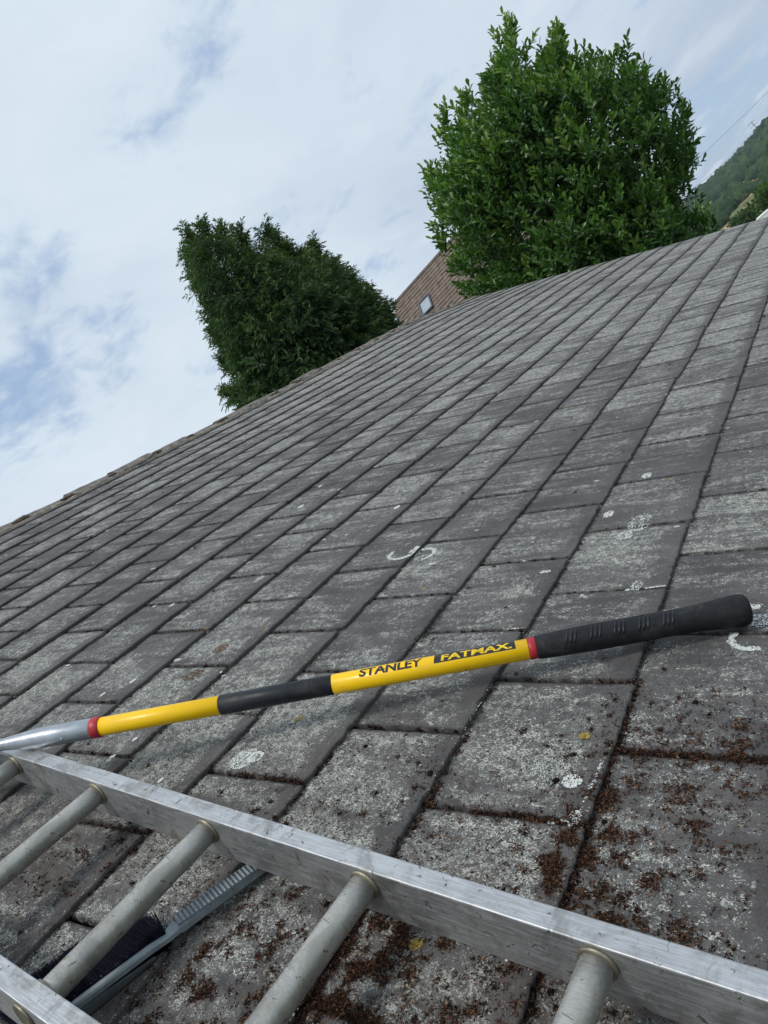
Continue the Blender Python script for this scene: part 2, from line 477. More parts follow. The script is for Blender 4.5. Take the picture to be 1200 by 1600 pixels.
def leaves(base, dirs, up, length, width, tone, fold=.25, curl=.25):
    """broad leaves: a folded 4-face blade each"""
    n_ = len(base); dirs = nrm(dirs); side = nrm(np.cross(dirs, up)); nn = np.cross(side, dirs)
    L = length[:, None]; W = width[:, None]
    v0 = base; vt = base + dirs * L - nn * L * curl * .5
    m1 = base + dirs * L * .36 ; m2 = base + dirs * L * .74 - nn * L * curl * .18
    l1 = m1 + side * W * .42 + nn * W * fold; r1 = m1 - side * W * .42 + nn * W * fold
    l2 = m2 + side * W * .47 + nn * W * fold; r2 = m2 - side * W * .47 + nn * W * fold
    V_ = np.stack([v0, l1, m1, r1, l2, m2, r2, vt], 1).reshape(-1, 3)
    f = np.array([(0, 2, 1), (0, 3, 2), (1, 2, 5), (1, 5, 4), (2, 3, 6), (2, 6, 5), (4, 5, 7), (5, 6, 7)])
    F_ = (f[None] + (np.arange(n_) * 8)[:, None, None]).reshape(-1, 3)
    return V_, F_, np.repeat(tone, 8)


def shoots_to_leaves(base, dirs, nl, slen, llen, lwid, tone):
    """leafy shoots: nl leaves spiralling up each stem"""
    n_ = len(base); dirs = nrm(dirs)
    u = nrm(np.cross(dirs, rng.normal(size=(n_, 3)))); w = np.cross(dirs, u)
    B, Dd, Uu, Ll, Ww, Tt = [], [], [], [], [], []
    for k in range(nl):
        fr = (k + .5) / nl; ph = k * 2.4 + rng.uniform(-.4, .4, n_)
        rad = u * np.cos(ph)[:, None] + w * np.sin(ph)[:, None]
        spread = (1.15 - .75 * fr)
        d = nrm(dirs * (.45 + .9 * fr) + rad * spread + rng.normal(size=(n_, 3)) * .15)
        B.append(base + dirs * (slen * fr)[:, None]); Dd.append(d); Uu.append(nrm(dirs + rng.normal(size=(n_, 3)) * .25))
        Ll.append(llen * rng.uniform(.55, 1.2, n_)); Ww.append(lwid * rng.uniform(.8, 1.15, n_))
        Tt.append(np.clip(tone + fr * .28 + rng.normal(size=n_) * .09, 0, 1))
    return leaves(np.vstack(B), np.vstack(Dd), np.vstack(Uu), np.concatenate(Ll), np.concatenate(Ww), np.concatenate(Tt))


def trunk_obj(root, top, base, mat, r0=.12, limbs=10, spread=1.0, seedp=0):
    bm = bmesh.new(); rnd = random.Random(seedp)
    pts = [base.lerp(top, t) + Vector((rnd.uniform(-.06, .06), rnd.uniform(-.06, .06), 0)) * (t > 0) for t in (0, .25, .5, .75, 1)]
    tube_bm(bm, pts, [r0, r0 * .8, r0 * .6, r0 * .4, r0 * .15], 8)
    for k in range(limbs):
        t = rnd.uniform(.15, .85); p = base.lerp(top, t); an = rnd.uniform(0, 2 * math.pi); L_ = spread * rnd.uniform(.6, 1.1)
        d = Vector((math.cos(an), math.sin(an), rnd.uniform(.4, .9)))
        tube_bm(bm, [p, p + d * L_ * .5, p + d * L_ + Vector((0, 0, L_ * .2))], [r0 * .45, r0 * .28, r0 * .08], 6)
    return link('trunk', from_bm('trunk', bm, True), root, mat)


M_bark = simple('bark', (.09, .06, .045), .9, nscale=10, namt=.4, bump=.6, bscale=30)
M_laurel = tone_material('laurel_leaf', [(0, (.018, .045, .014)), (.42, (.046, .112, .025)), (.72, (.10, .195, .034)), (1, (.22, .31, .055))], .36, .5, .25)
M_conifer = tone_material('conifer_spray', [(0, (.026, .046, .022)), (.5, (.054, .10, .038)), (.85, (.095, .155, .050)), (1, (.15, .17, .065))], .7, .25, .25)
M_shrub = tone_material('shrub_leaf', [(0, (.020, .045, .014)), (.5, (.045, .095, .022)), (1, (.10, .17, .035))], .6, .3, .2)


def broadleaf(name, label, cat, poly, depth, n_cl, n_sh, R0, llen, lwid, slen, mat, nl=9, base_z=0., clump=.32, hue=0., group=None, plumes=(), updir=.9, lm=.35):
    poly = np.asarray(poly, float)
    ctr = poly.mean(0); c = at_depth(ctr[0], ctr[1], depth); base = Vector((c.x, c.y, base_z))
    root = empty(name, base); tag(root, label, cat, group)
    cp_, co_, cs_ = crown_points(poly, depth, n_cl, R0, 1.0, .8, margin=14 * lm + 3)
    zmin, zmax = cp_[:, 2].min(), cp_[:, 2].max()
    idx = rng.integers(0, n_cl, n_sh)
    jit = rng.normal(size=(n_sh, 3)) * clump
    pos = cp_[idx] + jit; outd = nrm(co_[idx] * 1.0 + nrm(jit) * .7)
    # keep everything inside the silhouette
    q = (pos - CA) @ MA; pix = np.stack([q[:, 0] / q[:, 2] * F + 600, q[:, 1] / q[:, 2] * F + 800], 1)
    d, dv, ins = poly_dist(pix, poly); lump_ = np.array([noise.noise(Vector(p_) * (2.0 if depth < 20 else .6)) for p_ in pos]); k = ins & (d > np.clip(21 + 46 * lump_, 12, 46) * lm)
    pos, outd, jit, idx, d = pos[k], outd[k], jit[k], idx[k], d[k]
    p2, o2, s2 = crown_points(poly, depth, int(n_sh * .20), R0, .80, .35, margin=26 * lm)
    pos = np.vstack([pos, p2]); outd = np.vstack([outd, nrm(o2)])
    cl_tone = rng.random(n_cl)
    tone = np.concatenate([cl_tone[idx], rng.random(len(p2)) * .5])
    for (pa, pb, wd, cnt) in plumes:                       # tall leaders
        t_ = rng.random(cnt); A_ = np.array(at_depth(pa[0], pa[1], depth)); B_ = np.array(at_depth(pb[0], pb[1], depth))
        w_ = (wd * (1 - t_) + .02)[:, None]; pl_ = A_ + (B_ - A_) * (t_ * .86)[:, None] + rng.normal(size=(cnt, 3)) * w_ * .45
        pos = np.vstack([pos, pl_]); outd = np.vstack([outd, nrm(nrm(rng.normal(size=(cnt, 3))) * .5 + nrm(B_ - A_) * .9)]); tone = np.concatenate([tone, rng.uniform(.6, 1, cnt)])
    dirs = outd * .8 + np.array([0, 0, updir]) + rng.normal(size=pos.shape) * .25
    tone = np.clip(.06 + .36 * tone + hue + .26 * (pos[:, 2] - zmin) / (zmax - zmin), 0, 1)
    n_ = len(pos)
    sc = rng.uniform(.7, 1.2, n_)
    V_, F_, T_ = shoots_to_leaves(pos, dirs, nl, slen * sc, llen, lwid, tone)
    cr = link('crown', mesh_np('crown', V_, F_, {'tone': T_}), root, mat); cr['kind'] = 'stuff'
    trunk_obj(root, c + Vector((0, 0, (zmax - c.z) * .2)), base, M_bark, .10, 14, .5 * R0 * depth / F, seedp=int(ctr[0]))
    return root


laurel_poly = [(716, 470), (706, 440), (694, 408), (706, 396), (690, 372), (676, 366), (682, 332), (688, 318), (668, 300), (664, 270), (676, 264), (690, 262), (686, 240), (680, 212), (690, 204), (700, 205), (698, 160), (708, 158), (714, 175), (724, 170),
 (727, 128), (735, 128), (744, 155), (752, 165), (758, 140), (772, 108), (782, 95), (779, 45), (790, 30), (805, 16), (815, 45), (833, 68), (836, 90), (836, 112), (850, 96), (862, 92), (864, 60), (872, 32), (884, 30), (898, 48), (892, 76), (896, 92), (912, 108), (934, 94), (952, 108), (954, 92), (966, 96), (976, 122), (988, 100), (1002, 108), (1018, 135), (1030, 140), (1038, 152), (1048, 186), (1062, 178), (1070, 190), (1072, 208), (1080, 212), (1082, 236), (1086, 248), (1078, 272), (1082, 300), (1074, 330), (1084, 352), (1110, 375), (1150, 440), (1100, 540), (900, 600), (770, 560)]
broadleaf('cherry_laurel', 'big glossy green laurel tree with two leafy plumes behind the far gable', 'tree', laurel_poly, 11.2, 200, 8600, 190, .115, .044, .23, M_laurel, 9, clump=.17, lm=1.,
          plumes=(((800, 150), (804, 28), .16, 60), ((868, 150), (880, 38), .12, 46), ((735, 220), (732, 142), .10, 26), ((700, 240), (699, 170), .08, 20), ((780, 180), (784, 50), .10, 24),
                  ((700, 300), (672, 268), .08, 20), ((955, 150), (960, 100), .07, 16), ((990, 150), (990, 108), .07, 16), ((1066, 230), (1076, 168), .07, 16), ((700, 400), (688, 352), .08, 16), ((1072, 290), (1090, 240), .06, 12), ((920, 140), (930, 98), .07, 14), ((1035, 170), (1044, 136), .07, 14), ((705, 360), (672, 285), .08, 16)))

# leylandii
con_poly = [(357, 633), (354, 612), (376, 592), (360, 560), (348, 535), (336, 510), (326, 492), (322, 465), (310, 445), (300, 428), (296, 395), (287, 388), (280, 346), (298, 366), (314, 345), (328, 366), (350, 352), (372, 362), (388, 392), (402, 396), (408, 370), (414, 347), (430, 368), (440, 405), (452, 410), (472, 404), (486, 372), (504, 402), (520, 408), (540, 428), (568, 448), (590, 468), (600, 488), (614, 492), (616, 515), (650, 560), (560, 680), (440, 720)]


def conifer(name, label, poly, depth, n, R0, plumes=()):
    poly = np.asarray(poly, float); ctr = poly.mean(0); c = at_depth(ctr[0], ctr[1], depth); base = Vector((c.x, c.y, 0))
    root = empty(name, base); tag(root, label, 'tree')
    ncl = 170
    cp_, co_, _ = crown_points(poly, depth, ncl, R0, 1., .85, margin=6)
    idx = rng.integers(0, ncl, n); jit = rng.normal(size=(n, 3)) * np.array([.13, .13, .16])
    pos = cp_[idx] + jit; outd = nrm(co_[idx] + nrm(jit) * .6)
    p2, o2, s2 = crown_points(poly, depth, int(n * .24), R0, .85, .4, margin=20)
    tone = np.concatenate([rng.random(ncl)[idx] * .5, rng.random(len(p2)) * .4])
    pos = np.vstack([pos, p2]); outd = np.vstack([outd, nrm(o2)])
    q = (pos - CA) @ MA; pix = np.stack([q[:, 0] / q[:, 2] * F + 600, q[:, 1] / q[:, 2] * F + 800], 1)
    d, dv, ins = poly_dist(pix, poly); lump_ = np.array([noise.noise(Vector(p_) * 3.2) + .5 * noise.noise(Vector(p_) * 8) for p_ in pos]); thin_ = np.clip((470 - pix[:, 1]) / 110, 0, 1) * np.clip((430 - pix[:, 0]) / 90, 0, 1); k = ins & (d > np.clip(17 + 50 * lump_, 8, 42)) & (rng.random(len(pos)) > .80 * thin_)
    pos, outd, tone = pos[k], outd[k], tone[k]; m_ = len(pos)
    q_ = []                                    # leaders: long plumes whose tips nod over
    for (pa, pb, cnt) in plumes:
        t_ = rng.random(cnt) ; A_ = np.array(at_depth(pa[0], pa[1], depth)); B_ = np.array(at_depth(pb[0], pb[1], depth))
        pl_ = A_ + (B_ - A_) * (t_ * .92 - .1)[:, None] + rng.normal(size=(cnt, 3)) * (.05 * (1 - t_) + .012)[:, None]
        pos = np.vstack([pos, pl_]); outd = np.vstack([outd, nrm(nrm(B_ - A_) + .45 * rng.normal(size=(cnt, 3)))]); tone = np.concatenate([tone, rng.uniform(.3, .7, cnt)])
    m_ = len(pos)
    dirs = nrm(outd * 1.0 + np.array([0, 0, .45]) + rng.normal(size=(m_, 3)) * .3)
    side = nrm(np.cross(dirs, rng.normal(size=(m_, 3)))); L = rng.uniform(.13, .30, m_)
    droop = np.array([0, 0, -1.])
    V_, F_, T_ = [], [], []; nb = 16; off = 0
    for j in range(nb):
        fr = (j + .3) / nb; s = 1 if j % 2 else -1
        stem = pos + dirs * (L * fr)[:, None] + droop * (L * fr ** 2 * .35)[:, None]
        bl = L * (.42 * (1 - fr) + .14) * rng.uniform(.7, 1.3, m_)
        bd = nrm(dirs * .8 + side * s * (1.0 - .6 * fr) + rng.normal(size=(m_, 3)) * .22 + droop * .25)
        if j == nb - 1: bd = nrm(dirs + droop * .7)
        w = nrm(np.cross(bd, rng.normal(size=(m_, 3)))) * (.006 + .005 * rng.random(m_))[:, None]
        tip = stem + bd * bl[:, None] + droop * (bl * .25)[:, None]; mid = stem + bd * (bl * .5)[:, None]
        V_.append(np.stack([stem - bd * .01, mid + w, tip, mid - w], 1).reshape(-1, 3))
        F_.append(np.arange(m_ * 4).reshape(-1, 4) + off); off += m_ * 4
        T_.append(np.repeat(np.clip(tone + .35 * fr + rng.normal(size=m_) * .12, 0, 1), 4))
    cr = link('crown', mesh_np('crown', np.vstack(V_), np.vstack(F_), {'tone': np.concatenate(T_)}), root, M_conifer); cr['kind'] = 'stuff'
    trunk_obj(root, c + Vector((0, 0, 1.2)), base, M_bark, .11, 12, .7, seedp=3)


conifer('conifer_tree', 'dark green feathery conifer leaning into the sky behind the ridge', con_poly, 10.5, 11500, 150,
        plumes=[(a_, b_, 58) for a_, b_ in (((320, 400), (283, 350)), ((330, 395), (314, 345)), ((350, 390), (348, 350)), ((390, 400), (372, 358)), ((425, 400), (414, 350)), ((445, 410), (430, 365)), ((478, 420), (470, 398)), ((505, 425), (487, 374)),
                 ((535, 440), (520, 408)), ((560, 465), (545, 432)), ((590, 490), (575, 452)), ((610, 510), (600, 478)), ((320, 440), (284, 388)), ((330, 470), (296, 430)), ((345, 510), (316, 470)), ((360, 550), (328, 515)), ((370, 585), (345, 560)), ((380, 610), (350, 612)), ((340, 420), (300, 372)), ((460, 410), (448, 385)))])

broadleaf('garden_shrub', 'small dark shrub low beside the laurel at the gable verge', 'shrub',
          [(1082, 330), (1096, 322), (1106, 330), (1114, 322), (1122, 328), (1122, 338), (1114, 350), (1118, 360), (1170, 420), (1100, 440)], 15, 30, 420, 40, .11, .04, .2, M_laurel, 8, clump=.16, hue=-.08)
broadleaf('bright_green_tree', 'bright yellow green tree at the right edge below the hill', 'tree',
          [(1184, 328), (1182, 314), (1184, 300), (1190, 290), (1199, 281), (1210, 272), (1240, 260), (1270, 300), (1250, 400), (1196, 360)], 60, 40, 2600, 50, .22, .13, .26, M_shrub, 7, clump=.4, hue=.12, updir=.5, lm=.12)
broadleaf('mid_green_tree', 'mid green rounded tree between the pale field and the white shed', 'tree',
          [(1142, 350), (1146, 342), (1154, 336), (1162, 324), (1172, 316), (1180, 322), (1182, 345), (1200, 400), (1150, 400)], 85, 50, 2600, 45, .28, .17, .3, M_shrub, 7, clump=.5, hue=-.08, updir=.5, lm=.12)

# ------------------------------------------------------------------ white shed, pylon, power lines
M_shed = simple('shed_white', (.78, .78, .76), .5, namt=.06)
c = at_depth(1193, 337, 48); root = empty('white_shed', Vector((c.x, c.y, 0)))
tag(root, 'small white shed roof peeping over the tiles at the right edge', 'shed')
az = math.atan2(c.y, c.x)
ax = (Vector((-math.sin(az), math.cos(az), 0)), Vector((math.cos(az), math.sin(az), 0)), Vector((0, 0, 1)))
bm = bmesh.new(); box_bm(bm, Vector((c.x, c.y, (c.z - .3) / 2)) + ax[1] * 1, (.7, 2.0, c.z - .3), ax); link('wall', from_bm('wall', bm), root, M_shed)
bm = bmesh.new(); box_bm(bm, Vector((c.x, c.y, c.z - .10)) + ax[1] * 1, (.80, 2.4, .34), ax, .04); link('roof', from_bm('roof', bm), root, M_white)

M_steel = simple('galvanised_steel', (.16, .18, .20), .6, .3)
top = at_depth(1174, 190, 690); bot = at_depth(1194, 213, 690); foot = Vector((bot.x, bot.y, hill_h(bot.x, bot.y) - 1))
root = empty('pylon', foot); tag(root, 'tiny lattice pylon standing on the wooded hilltop', 'pylon')
Hh = top.z - foot.z; bm = bmesh.new(); az = math.atan2(top.y, top.x); sd = Vector((-math.sin(az), math.cos(az), 0)); fw = Vector((math.cos(az), math.sin(az), 0))
cs = []
for (i, j) in ((1, 1), (1, -1), (-1, -1), (-1, 1)):
    tube_bm(bm, [foot + sd * i * 2 + fw * j * 2, foot + Vector((0, 0, Hh * .7)) + sd * i * .7 + fw * j * .7, foot + Vector((0, 0, Hh)) + sd * i * .1 + fw * j * .1], .16, 4)
for k in range(8):
    z0, z1 = Hh * k / 9, Hh * (k + 1) / 9; w0, w1 = 2 - 1.8 * k / 9, 2 - 1.8 * (k + 1) / 9
    for s in (1, -1):
        tube_bm(bm, [foot + Vector((0, 0, z0)) + sd * w0 * s - fw * w0, foot + Vector((0, 0, z1)) - sd * w1 * s - fw * w1], .1, 3)
link('lattice_mast', from_bm('lattice_mast', bm), root, M_steel)
for zf, wd in ((.97, 3.2), (.82, 4.2)):
    bm = bmesh.new(); tube_bm(bm, [foot + Vector((0, 0, Hh * zf)) - sd * wd, foot + Vector((0, 0, Hh * zf + .4)), foot + Vector((0, 0, Hh * zf)) + sd * wd], .2, 4)
    link('crossarm', from_bm('crossarm', bm), root, M_steel)
M_wire = simple('cable', (.10, .11, .13), .6)
for (x0, y0, x1, y1, d0, d1, lab) in ((1182, 203, 1060, 312, 690, 420, 'lower thin power line running down from the distant pylon'),
                                      (1215, 128, 1080, 258, 300, 300, 'upper thin cable crossing the clouds at the right')):
    p0 = at_depth(x0, y0, d0); p1 = at_depth(x1, y1, d1); pts = []
    for k in range(25):
        t = k / 24; pts.append(p0.lerp(p1, t) - Vector((0, 0, 4 * t * (1 - t) * (p1 - p0).length * .006)))
    bm = bmesh.new(); tube_bm(bm, pts, .13 if d0 > 500 else .055, 5)
    tag(link('power_line', from_bm('power_line', bm), mat=M_wire), lab, 'cable', 'power lines near the hill')

# ------------------------------------------------------------------ neighbour's house with brown roof and skylight
M_brown = None
m, gg, b = new_mat('brown_roof_tile')
pos = gg.n('ShaderNodeTexCoord').outputs['Object']
c_ = gg.mix(gg.ss(gg.noise(pos, 3.5, 4, .6), .3, .7), (.115, .085, .065), (.185, .14, .108))
c_ = gg.mix(gg.ss(gg.noise(gg.v('MULTIPLY', pos, (6, 1, 1)), 2.2, 3, .6), .5, .7, 0., .5), c_, (.31, .23, .185))
c_ = gg.mix(gg.ss(gg.noise(pos, 14, 3, .6), .60, .70, 0., .5), c_, (.10, .085, .08))
gg.put(b.inputs['Base Color'], c_); b.inputs['Roughness'].default_value = .85; M_brown = m
D2H = 31.0
e1 = (M @ Vector((-1457 - 600, 2645 - 800, F))); e1.z = 0; e1.normalize(); hh = Vector((-e1.y, e1.x, 0))
p0 = at_depth(656, 430, D2H)          # on the ridge
if hh.dot(p0 - CAM) < 0: hh = -hh
a_ = R(8); E1 = (e1 * math.cos(a_) + hh * math.sin(a_)).normalized(); HH = (hh * math.cos(a_) - e1 * math.sin(a_)).normalized()
PH = R(42); S2 = (HH * math.cos(PH) + Vector((0, 0, 1)) * math.sin(PH)); N2 = E1.cross(S2)
if N2.z < 0: N2 = -N2
x0, x1 = -5.5, 1.75                    # along E1 from p0 (positive = left in the photograph)
SL = 6.2
ground_c = Vector((p0.x, p0.y, 0)); root = empty('brown_roofed_house', ground_c)
tag(root, 'tall neighbouring house with brown tiled roof and small skylight', 'house')
ez = p0.z - SL * math.sin(PH); hd = SL * math.cos(PH)
bm = bmesh.new()
sec = [(-hd + .3, 0), (-hd + .3, ez + .1), (0, p0.z - .25), (hd - .3, ez + .1), (hd - .3, 0)]
ra = [bm.verts.new(Vector((p0.x, p0.y, 0)) + E1 * (x0 + .2) + HH * q + Vector((0, 0, z))) for q, z in sec]
rb = [bm.verts.new(Vector((p0.x, p0.y, 0)) + E1 * (x1 - .2) + HH * q + Vector((0, 0, z))) for q, z in sec]
bm.faces.new(ra); bm.faces.new(rb[::-1])
for i in range(5): bm.faces.new((ra[i], rb[i], rb[(i + 1) % 5], ra[(i + 1) % 5]))
link('wall', from_bm('wall', bm), root, M_brick)
bm = bmesh.new(); S3 = (-HH * math.cos(PH) + Vector((0, 0, 1)) * math.sin(PH)); N3 = Vector((0, 0, 2)) * math.cos(PH) - N2
for S_, N_ in ((S2, N2), (S3, N3)):
    box_bm(bm, p0 - S_ * SL / 2 - N_ * .08 + E1 * (x0 + x1) / 2, (x1 - x0, SL, .06), (E1, S_, N_))
rf = link('roof', from_bm('roof', bm), root, M_brown)
gau = .235; nco = int(SL / gau)
for k in range(nco):
    for S_, N_ in ((S2, N2),):
        me_b = bmesh.new(); s0 = SL - k * gau                     # distance below the ridge of the butt
        nseg = 24; w_ = (x1 - x0) / nseg
        for j in range(nseg):
            ctr = p0 - S_ * (s0 - gau * .5) + E1 * (x0 + w_ * (j + .5)) + N_ * (-.012 + .008 * random.random())
            ya = (S_ - N_ * .11).normalized(); za = (N_ + S_ * .11).normalized()
            box_bm(me_b, ctr, (w_ - .012, gau * 1.12, .03), (E1, ya, za))
        o = link('tile_course', from_bm('tile_course', me_b), rf, M_brown)
bm = bmesh.new()
for j in range(22):
    w_ = (x1 - x0) / 22
    lathe_bm(bm, p0 + E1 * (x0 + w_ * j) - Vector((0, 0, .06)), E1, [(0, .12), (w_ * .96, .125)], 12)
link('ridge_cap', from_bm('ridge_cap', bm, False), rf, simple('ridge_brown', (.13, .10, .09), .85, nscale=3))
# skylight
r_ = M @ Vector((667 - 600, 478 - 800, F)); t_ = (p0 - CAM).dot(N2) / r_.dot(N2); sc = CAM + r_ * t_
M_frame = simple('skylight_frame', (.07, .08, .11), .5); M_glass, gg, b = new_mat('skylight_glass')
gg.put(b.inputs['Base Color'], gg.mix(gg.noise(gg.n('ShaderNodeTexCoord').outputs['Object'], 3, 2), (.26, .30, .34), (.38, .42, .46)))
b.inputs['Roughness'].default_value = .08; b.inputs['Specular IOR Level'].default_value = .8
bm = bmesh.new(); w_, l_ = .62, .92
for (q, s, sx_, sy_) in ((0, l_ / 2 - .03, w_, .07), (0, -l_ / 2 + .03, w_, .07), (w_ / 2 - .03, 0, .06, l_ - .14), (-w_ / 2 + .03, 0, .06, l_ - .14)):
    box_bm(bm, sc + E1 * q + S2 * s + N2 * .05, (sx_, sy_, .12), (E1, S2, N2))
fr = link('skylight', from_bm('skylight', bm), rf, M_frame)
bm = bmesh.new(); box_bm(bm, sc + N2 * .045, (w_ - .12, l_ - .14, .03), (E1, S2, N2)); o = link('pane', from_bm('pane', bm), root, M_glass)

# ------------------------------------------------------------------ the roof we stand on
root = empty('roof_house', Vector((4, 0, 0)))
tag(root, 'low house whose weathered grey tiled roof fills the lower picture', 'house')
ezv = P(0, B_EAVE).z; y_e = P(0, B_EAVE).y + .35; ridge = P(0, B_RIDGE); y_r = ridge.y; y_b = 2 * y_r - y_e
bm = bmesh.new(); sec = [(y_e, 0), (y_e, ezv - .05), (y_r, ridge.z - .35), (y_b, ezv - .05), (y_b, 0)]
ra = [bm.verts.new((-1.1, y, z)) for y, z in sec]; rb = [bm.verts.new((A_END - .15, y, z)) for y, z in sec]
bm.faces.new(ra); bm.faces.new(rb[::-1])
for i in range(5): bm.faces.new((ra[i], rb[i], rb[(i + 1) % 5], ra[(i + 1) % 5]))
link('wall', from_bm('wall', bm), root, M_brick)


def a_end(b): return A_END + .22 * max(0., min(1., (1.3 - b) / 1.2))


vs = []; fs = []; na, nb_ = 40, 20
for j in range(nb_ + 1):
    bb = B_EAVE + (B_RIDGE - .02 - B_EAVE) * j / nb_
    for i in range(na + 1): vs.append(P(A_START + (A_END - .05 - A_START) * i / na, bb, -.034))
for j in range(nb_):
    for i in range(na): q = j * (na + 1) + i; fs.append((q, q + 1, q + na + 2, q + na + 1))
o_ = len(vs)
Db = Vector((0, math.cos(PITCH), -math.sin(PITCH)))        # far slope, out of sight
for i in range(na + 1):
    p = P(A_START + (A_END - .05 - A_START) * i / na, B_RIDGE - .02, -.034)
    vs += [p, p + Db * 5.2]
for i in range(na): q = o_ + 2 * i; fs.append((q, q + 2, q + 3, q + 1))
roof = link('roof', mesh_np('roof', vs, fs), root, M_deck)


def tile_arrays(a, b, w, glen, fine, rot, seed, lift, clipa=None):
    """one weathered flat tile in roof-local coordinates (x across, y up the slope, z out)"""
    nx, ny = fine; L_ = glen + .05
    xs = np.linspace(0, w, nx + 1); ys = np.concatenate([[0, .004], np.linspace(.010, L_, ny)])
    ny_ = len(ys)
    rr = np.random.default_rng(seed)
    gx, gy = np.meshgrid(xs, ys); z = -(TH / glen) * .9 * gy + lift * (1 - gy / L_)
    z += np.where(gy < .002, -.0012, 0)
    z[:, 0] -= .0008; z[:, -1] -= .0008
    fx = rr.uniform(0, 100)
    wav = np.array([[noise.noise(Vector((x_ * 14 + fx, y_ * 14, 0))) * .0012 for x_ in xs] for y_ in ys]); z = z + wav
    ej = np.array([noise.noise(Vector((x_ * 38 + fx, 5, 0))) * .004 + noise.noise(Vector((x_ * 170 + fx, 9, 0))) * .0034 for x_ in xs])
    gy = gy.copy(); gy[0] += ej; gy[1] += ej * .9; gy[2] += ej * .5
    sj = np.array([noise.noise(Vector((y_ * 38 + fx, 15, 0))) * .0022 + noise.noise(Vector((y_ * 140 + fx, 15, 0))) * .001 for y_ in ys])
    gx = gx.copy(); gx[:, 0] += sj + .001; gx[:, -1] += sj[::-1] - .001
    if rr.random() < .35: gy[0:2, -1] += rr.uniform(.002, .010); gx[0:2, -1] -= rr.uniform(0, .005)      # broken corner
    if rr.random() < .25: gy[0:2, 0] += rr.uniform(.002, .008)
    u = gx / w; v = gy / glen
    top = np.stack([gx, gy, z], -1).reshape(-1, 3); uv = np.stack([u, v, np.zeros_like(u)], -1).reshape(-1, 3)
    W_ = nx + 1; F_ = []
    ii = np.arange(ny_ * W_).reshape(ny_, W_)
    F_.append(np.stack([ii[:-1, :-1], ii[:-1, 1:], ii[1:, 1:], ii[1:, :-1]], -1).reshape(-1, 4))
    ring = np.concatenate([ii[0, :], ii[1:, -1], ii[-1, -2::-1], ii[-2:0:-1, 0]])
    bot = top[ring].copy(); bot[:, 2] -= TH
    bot[:nx + 1, 1] += .0012 + np.abs(ej) * .5
    n0 = len(top); nr = len(ring); bi = np.arange(n0, n0 + nr)
    F_.append(np.stack([ring, bi, np.roll(bi, -1), np.roll(ring, -1)], -1)[:, ::-1])
    F_ = [F_[0], F_[1][:, ::-1]]
    V_ = np.vstack([top, bot]); UV = np.vstack([uv, uv[ring]])
    c_, s_ = math.cos(rot), math.sin(rot)
    V_ = V_ @ np.array([[c_, s_, 0], [-s_, c_, 0], [0, 0, 1]])
    return V_, np.vstack(F_)[:, ::-1], UV


tiles = []
for i, b0 in enumerate(CB):
    if b0 > B_RIDGE - .08: continue
    gl = (CB[i + 1] - b0) if i + 1 < len(CB) else .198
    k0 = math.floor((A_START - a0_of(i)) / TW)
    a = a0_of(i) + k0 * TW
    while a < a_end(b0):
        aa = max(a, A_START); ae = min(a + TW, a_end(b0) + random.uniform(0, .02))
        if ae - aa > .04:
            mid = P((aa + ae) / 2, b0 + gl / 2); cc = M.transposed() @ (mid - CAM)
            vis = False
            for (ta, tb) in ((aa, b0), (ae, b0), (aa, b0 + gl), (ae, b0 + gl), ((aa + ae) / 2, b0 + gl / 2)):
                q = M.transposed() @ (P(ta, tb) - CAM)
                if q.z > .05:
                    x_, y_ = q.x / q.z * F + 600, q.y / q.z * F + 800
                    if -5 < x_ < 1205 and -5 < y_ < 1605: vis = True
            tiles.append((not vis, cc.length, i, aa, b0, ae - aa, gl))
        a += TW
tiles.sort()
SV, SF, SU, ST = [], [], [], []; off = 0
for n_, (hid, dist, i, a, b0, w, gl) in enumerate(tiles):
    tid = random.random(); rot = random.gauss(0, R(.42)); lift = max(0, random.gauss(.0006, .0009))
    w2 = w - .0055
    if random.random() < .02: rot += R(.8)
    fine = (56, 26) if dist < 1.7 else (26, 10) if dist < 3 else (8, 4)
    V_, F_, UV = tile_arrays(a, b0, w2, gl, fine, rot, n_ + 11, lift)
    mt = frame_at(a + .00275 + random.gauss(0, .0012), b0 + random.gauss(0, .0024), .0004)
    # follow the hump of the roof
    da = P(a + w, b0) - P(a, b0); db = P(a, b0 + gl) - P(a, b0)
    fx_ = da.normalized(); nz_ = fx_.cross(db).normalized(); fy_ = nz_.cross(fx_)
    m4 = Matrix((fx_, fy_, nz_)).transposed().to_4x4(); m4.translation = mt.translation
    if n_ < 299 and not hid:
        me = mesh_np('tile', V_, F_, {'tid': np.full(len(V_), tid)}, uv=UV)
        link('tile', me, roof, MT, world=m4)
    else:
        mm = np.array(m4); SV.append(V_ @ mm[:3, :3].T + mm[:3, 3]); SF.append(F_ + off); off += len(V_); SU.append(UV); ST.append(np.full(len(V_), tid))
o = link('distant_tiles', mesh_np('distant_tiles', np.vstack(SV), np.vstack(SF), {'tid': np.concatenate(ST)}, uv=np.vstack(SU)), roof, MT)
o['kind'] = 'stuff'

